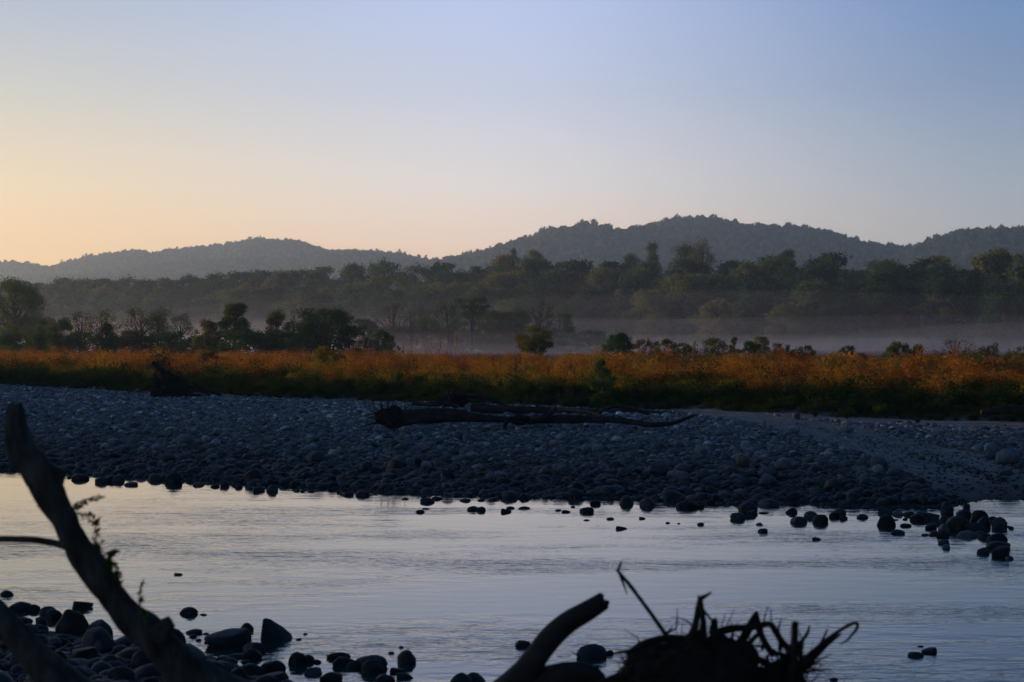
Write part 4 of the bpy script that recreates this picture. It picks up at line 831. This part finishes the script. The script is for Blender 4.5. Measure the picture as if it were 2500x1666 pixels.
# the upright stump at left
D4 = 79.0
o4 = pt(420, 980, D4); e = thing('uprooted_stump', 'tall dark uprooted stump with a slanting broken snag on the gravel at left', 'driftwood', o4)
g = Geo(); rr = np.random.RandomState(24); lump(g, pt(415, 958, D4)-o4, (.75, .55, .62), 9, .45); lump(g, pt(440, 975, D4)-o4, (1.0, .6, .35), 10, .4)
tangle(g, rr, pt(418, 955, D4)-o4, (.75, .5, .75), 130, 1.0, .035, .1, 1, .55); link('root_mass', g.mesh('root_mass', M_ROOT), e)
g = Geo(); tube(g, loc_pts([(430, 945, D4), (412, 922, D4), (392, 903, D4), (372, 886, D4)], o4), [.22, .17, .14, .13], 9, 18, .25, 12, 1.2, .12); link('snag', g.mesh('snag', M_ROOT), e)
g = Geo(); tube(g, loc_pts([(425, 925, D4), (450, 940, D4), (490, 955, D4), (520, 970, D4)], o4), [.10, .09, .07, .04], 8, 16, .2, 13); tube(g, loc_pts([(470, 935, D4), (500, 952, D4), (545, 968, D4)], o4), [.05, .05, .03], 7, 12, .2, 14)
for a_, b_ in [((382, 935), (384, 900)), ((433, 940), (434, 915)), ((383, 960), (381, 930))]: tube(g, loc_pts([(*a_, D4-.3), (*b_, D4-.3)], o4), [.035, .02], 6, 6)
link('limb', g.mesh('limb', M_ROOT), e)
D5 = 79.5
o5 = pt(640, 966, D5); e = thing('driftwood_log', 'low half buried log between the upright stump and the weeds at left', 'driftwood', o5)
g = Geo(); tube(g, loc_pts([(560, 969, D5), (610, 965, D5), (660, 960, D5), (700, 968, D5)], o5), [.06, .16, .22, .07], 10, 24, .25, 15); link('trunk', g.mesh('trunk', M_DRIFT), e)
g = Geo(); lump(g, pt(680, 966, D5)-o5, (.3, .2, .1), 2, .4); tangle(g, rr, pt(685, 966, D5)-o5, (.3, .2, .1), 20, .3, .02); link('root_knot', g.mesh('root_knot', M_MUD), e)
D6 = 56.0
o6 = pt(2470, 1012, D6); e = thing('driftwood_log', 'dark log lying against the weeds at the right edge', 'driftwood', o6)
g = Geo(); tube(g, loc_pts([(2395, 1008, D6), (2430, 1003, D6), (2480, 1001, D6), (2560, 1000, D6)], o6), [.09, .13, .14, .12], 10, 22, .25, 16); link('trunk', g.mesh('trunk', M_DRIFT), e)
g = Geo(); tube(g, loc_pts([(2400, 1018, D6), (2430, 1012, D6), (2460, 1008, D6)], o6), [.02, .03, .02], 6, 12, .2, 17); link('branch', g.mesh('branch', M_DRIFT), e)

# ------------------------------------------------------------------ foreground: leaning trunk at left
DT = 8.0
ot = pt(700, 1800, DT); ot.z = float(height(ot.x, DT)); e = thing('leaning_trunk', 'thick dark leaning dead trunk with leafy sprigs in the left foreground', 'dead tree', ot)
path = [(36, 992, 22), (38, 1015, 30), (42, 1060, 36), (60, 1110, 44), (96, 1158, 52), (122, 1200, 44), (145, 1245, 38), (168, 1290, 37), (192, 1340, 42), (235, 1400, 45), (272, 1455, 40), (315, 1505, 42), (365, 1548, 50), (412, 1595, 58), (470, 1645, 60), (545, 1695, 66), (640, 1760, 74), (720, 1830, 85)]
g = Geo(); tube(g, [pt(a, b, DT+(b-1300)*.0004)-ot for a, b, r_ in path][::-1], [r_*.80*DT/F for a, b, r_ in path][::-1], 40, 240, .24, 21, 3.2, .02)
tube(g, [pt(a, b, DT)-ot for a, b in [(112, 1200), (128, 1170), (139, 1142)]], [.07, .058, .042], 14, 14, .2, 22, 1.2, .012)      # broken side stub
tube(g, [pt(a, b, DT)-ot for a, b in [(380, 1560), (400, 1535), (418, 1518)]], [.06, .045, .03], 12, 12, .25, 23, 1.2, .01)
link('trunk', g.mesh('trunk', M_BARK), e)
g = Geo(); tube(g, [pt(a, b, DT)-ot for a, b in [(170, 1332), (140, 1328), (95, 1320), (40, 1317), (-60, 1316)]], [.026, .018, .017, .0165, .016], 12, 40, .12, 24, 2); link('branch', g.mesh('branch', M_BARK), e)
def sprig(px, py, n_, w, h, seed):
    r_ = np.random.RandomState(seed); g = Geo(); s = DT/F; cs = []; o_ = np.array((pt(px, py, DT)-ot)[:])
    for k in range(n_):
        d = np.array([abs(r_.normal(.6, .5))*w*s, r_.normal(0, .3)*w*s, r_.normal(.15, .6)*h*s]); st = o_+np.array([0, 0, r_.uniform(-.5, .5)*h*s])
        tube(g, [st, st+d*.6+[0, 0, .01], st+d], [.0022, .0016, .0008], 4, 6)
        for u in np.linspace(.35, 1, 9): cs.append(st+d*u+r_.normal(0, .005, 3))
    leaves(g, cs, .036, r_, .42, -.3); o2_ = link('leaf_sprig', g.mesh('leaf_sprig', M_LEAF_DK, False), e); return o2_
sprig(178, 1250, 9, 38, 36, 1); sprig(225, 1335, 7, 22, 44, 2); sprig(255, 1375, 9, 20, 50, 3); sprig(280, 1410, 6, 16, 34, 4); sprig(340, 1480, 4, 12, 34, 5); sprig(108, 1240, 2, -10, 16, 6)
e = thing('leaning_trunk', 'second dark leaning stem crossing the bottom left corner', 'dead tree', pt(180, 1760, 9.0))
o_ = pt(180, 1760, 9.0); g = Geo(); tube(g, [pt(a, b, 9.0)-o_ for a, b in [(-80, 1440), (0, 1510), (50, 1565), (90, 1610), (150, 1670), (240, 1760)]], [r_*9/F for r_ in (30, 33, 36, 38, 48, 60)], 18, 60, .14, 31, 1.5); link('trunk', g.mesh('trunk', M_BARK), e)

# foreground: upright log
DL = 8.6
ol = pt(1250, 1800, DL); ol.z = float(height(ol.x, DL)); e = thing('driftwood_log', 'thick bent log with a broken square end, in the foreground left of the root wad', 'driftwood', ol)
g = Geo(); pth = [(1180, 1800, 70), (1225, 1725, 58), (1262, 1675, 44), (1290, 1635, 34), (1312, 1600, 30), (1345, 1558, 29), (1385, 1522, 27), (1430, 1495, 25), (1475, 1466, 21)]
tube(g, [pt(a, b, DL)-ol for a, b, r_ in pth], [r_*DL/F for a, b, r_ in pth], 22, 90, .12, 41, 1.5, .02); link('trunk', g.mesh('trunk', M_DRIFT), e)
g = Geo(); pth = [(1290, 1720, 50), (1345, 1670, 46), (1400, 1650, 34), (1440, 1652, 28), (1460, 1690, 30)]
tube(g, [pt(a, b, DL)-ol for a, b, r_ in pth], [r_*DL/F for a, b, r_ in pth], 16, 40, .15, 42, 1.5); link('root_hump', g.mesh('root_hump', M_DRIFT), e)

# foreground: root wad
DR = 8.3
orr = pt(1750, 1850, DR); orr.z = float(height(orr.x, DR)); e = thing('root_wad', 'big tangled root wad of an uprooted tree at the bottom right of the photo', 'root wad', orr)
rr = np.random.RandomState(55); g = Geo()
def L3(a, b, d=0.0): return np.array((pt(a, b, DR+d)-orr)[:])
lump(g, L3(1690, 1700), (.40, .34, .30), 12, .22, 5); lump(g, L3(1610, 1640), (.19, .2, .13), 13, .25, 5); lump(g, L3(1835, 1765), (.36, .3, .24), 14, .25, 5); lump(g, L3(1560, 1690), (.16, .2, .12), 15, .3)
lump(g, L3(1720, 1640, .1), (.14, .16, .12), 16, .3)
link('root_ball', g.mesh('root_ball', M_MUD), e)
g = Geo(); tangle(g, rr, L3(1690, 1690), (.44, .34, .31), 210, .22, .007, 0, .6, .7); tangle(g, rr, L3(1600, 1640), (.18, .18, .13), 110, .12, .004, 0, .5, .8); tangle(g, rr, L3(1840, 1730), (.34, .28, .22), 170, .24, .007, 0, .6, .7)
tangle(g, rr, L3(1935, 1650), (.10, .15, .14), 60, .16, .005, 0, .6, .8)
tangle(g, rr, L3(1870, 1640), (.26, .22, .16), 26, .17, .011, .2, 1.0, .35); tangle(g, rr, L3(1720, 1600), (.12, .15, .12), 14, .13, .009, .2, 1.0, .35)
link('fine_roots', g.mesh('fine_roots', M_ROOT), e)
HERO = [  # (pixel path, pixel radii)
 ([(1740, 1640), (1715, 1600), (1690, 1565), (1697, 1530), (1702, 1500), (1700, 1485)], [34, 26, 15, 9, 7, 3]),
 ([(1690, 1640), (1680, 1585), (1697, 1530), (1705, 1490), (1710, 1465), (1722, 1456), (1738, 1446)], [26, 16, 8, 8, 7, 5, 1.5]),
 ([(1705, 1465), (1705, 1454)], [4, 2]),
 ([(1720, 1620), (1718, 1560), (1716, 1500), (1712, 1466)], [20, 9, 6, 4]),
 ([(1712, 1486), (1728, 1502), (1742, 1522), (1760, 1545)], [4, 3, 3, 3]),
 ([(1740, 1620), (1742, 1560), (1745, 1520), (1750, 1512)], [16, 13, 9, 3]),
 ([(1735, 1550), (1780, 1536), (1830, 1532), (1878, 1524), (1895, 1545), (1912, 1570), (1935, 1592)], [9, 10, 8, 7, 8, 8, 9]),
 ([(1770, 1610), (1810, 1565), (1830, 1530), (1846, 1494)], [17, 12, 10, 3]),
 ([(1846, 1494), (1852, 1530), (1868, 1570), (1888, 1600)], [5, 9, 8, 9]),
 ([(1800, 1610), (1830, 1570), (1855, 1545)], [10, 7, 5]),
 ([(1882, 1525), (1882, 1490)], [2, 1]),
 ([(1925, 1680), (1938, 1620), (1940, 1570), (1942, 1520)], [14, 9, 8, 8]),
 ([(1880, 1650), (1930, 1600), (1960, 1562), (1972, 1545), (1976, 1527)], [12, 9, 5, 4.5, 2]),
 ([(1880, 1720), (1940, 1640), (1985, 1602), (2020, 1570), (2054, 1548)], [18, 14, 11, 8, 2]),
 ([(1900, 1690), (1960, 1620), (2005, 1575), (2050, 1540), (2088, 1521), (2092, 1534), (2078, 1552), (2070, 1562), (2050, 1574)], [14, 9, 6, 4.5, 4, 4, 3, 3, 1]),
 ([(2000, 1580), (2012, 1555), (2020, 1536)], [4, 3, 2]),
 ([(1626, 1550), (1590, 1500), (1550, 1445), (1520, 1408), (1506, 1393)], [5.5, 5, 5, 4.5, 4]),
 ([(1508, 1396), (1513, 1382), (1517, 1371)], [3.5, 3.5, 2]),
 ([(1512, 1402), (1522, 1425), (1531, 1452)], [3, 3, 1]),
 ([(1622, 1552), (1634, 1540), (1642, 1529)], [4, 3, 1.5]),
 ([(1540, 1588), (1500, 1596), (1465, 1606), (1430, 1612)], [4, 3.5, 3, 1]), ([(1418, 1606), (1405, 1598), (1394, 1590)], [2.5, 2, 1]),
 ([(1540, 1640), (1520, 1650), (1480, 1662), (1440, 1690)], [14, 9, 8, 10]),
 ([(1530, 1600), (1560, 1578), (1600, 1563), (1640, 1556), (1664, 1563)], [6, 9, 9, 8, 4]),
 ([(1690, 1528), (1670, 1512), (1638, 1508)], [2, 1.5, 1]),
 ([(1760, 1530), (1770, 1500)], [1.5, .8]), ([(1775, 1525), (1792, 1488)], [1.5, .8]),
 ([(1900, 1640), (1850, 1610), (1800, 1600), (1760, 1590)], [10, 8, 7, 5]), ([(1930, 1720), (1950, 1660), (1990, 1690), (2000, 1700)], [8, 6, 4, 3]),
 ([(1940, 1640), (1965, 1668), (1985, 1720)], [9, 7, 6]), ([(1870, 1640), (1900, 1620), (1955, 1640), (1965, 1600)], [9, 9, 7, 4]),
 ([(1755, 1600), (1780, 1570), (1790, 1545)], [8, 5, 3]),
]
for k, (pp, rd) in enumerate(HERO):
    g = Geo(); dz = ((k*37) % 11-5)*.03; pts_ = [L3(a, b, dz) for a, b in pp]
    if len(pts_) == 2: pts_.insert(1, (pts_[0]+pts_[1])/2+np.array([.002, 0, 0])); rd = [rd[0], (rd[0]+rd[1])/2, rd[1]]
    tube(g, pts_, [r_*DR/F for r_ in rd], 9, len(pts_)*6, .22, 70+k, 1.4); link('root', g.mesh('root', M_ROOT), e)

# ------------------------------------------------------------------ air: haze box and the mist lying on the meadow
def volume_mat(name, color, density, aniso):
    m, n, l = new_mat(name); v = n.new('ShaderNodeVolumePrincipled'); v.inputs['Color'].default_value = (*color, 1); v.inputs['Density'].default_value = density; v.inputs['Anisotropy'].default_value = aniso
    o = n.new('ShaderNodeOutputMaterial'); l.new(v.outputs[0], o.inputs['Volume']); return m
def box_mesh(name, x0, x1, y0, y1, z0, z1, mat):
    v = [(x, y, z) for z in (z0, z1) for y in (y0, y1) for x in (x0, x1)]
    f = np.array([[0, 2, 3, 1], [4, 5, 7, 6], [0, 1, 5, 4], [2, 6, 7, 3], [0, 4, 6, 2], [1, 3, 7, 5]]); return mesh_np(name, v, f, mat, False)
if 1:
  HZ = box_mesh('haze', -1900, 1900, -120, 4150, -14, 224, volume_mat('hazy_air', (.58, .78, 1.0), .00022, .65))
tag(link('haze', HZ), 'thin evening haze filling the valley air', 'haze', kind='stuff')
def mist_bank(name, x0, x1, y0f, y1f, zf, dens, col, lab):
    """a lens of mist: flat underside below the ground, gently rolling top that thins out at its edges"""
    nx2, ny2 = 70, 34; V = []
    xs = np.linspace(x0, x1, nx2); us = np.linspace(0, 1, ny2)
    for u in us:
        for x in xs:
            y = y0f(x)+(y1f(x)-y0f(x))*u; taper = min(1, min(u, 1-u)*5)*min(1, min(x-x0, x1-x)/40)
            V.append((x, y, .9+max(0, zf(x, y))*taper**.7))
    nn = len(V); V += [(a, b, -.6) for a, b, c_ in V]; ii = np.arange(nn).reshape(ny2, nx2)
    top = np.stack([ii[:-1, :-1], ii[:-1, 1:], ii[1:, 1:], ii[1:, :-1]], -1).reshape(-1, 4); bot = top[:, ::-1]+nn
    side = []
    ring = list(ii[0, :]) + list(ii[1:, -1]) + list(ii[-1, -2::-1]) + list(ii[-2:0:-1, 0])
    for a, b in zip(ring, ring[1:]+ring[:1]): side.append((b, a, a+nn, b+nn))
    me_ = mesh_np(name, V, np.vstack([top, bot, np.array(side)]), volume_mat(name, col, dens, .65)); tag(link(name, me_), lab, 'mist', kind='stuff')
nz = lambda x, y, s, k: mnoise.noise(Vector((x*s, y*s*.6, k)))
for x0_, x1_, yn, yf, zt, dn, sc_k, kk, lab_ in [(-330, 300, 200, 20, 2.3, .0022, .022, 1, 'lowest densest layer of white mist lying on the meadow before the wood'),
        (-350, 320, 212, 32, 4.0, .0018, .018, 3, 'second low layer of mist before the wood'), (-400, 360, 224, 60, 6.6, .0008, .014, 4, 'thin mist at about tree height before the wood'),
        (-430, 390, 236, 90, 10.5, .0003, .011, 5, 'thinner mist higher against the foot of the wood'), (-460, 420, 215, 125, 18, .00008, .009, 7, 'highest thinnest veil of mist over the lower wood')]:
    mist_bank('mist_bank', x0_, x1_, lambda x: yn, lambda x: float(fore(x))+yf, lambda x, y: zt*(1+.6*nz(x, y, sc_k, kk)), dn, (.80, .84, 1.0), lab_)
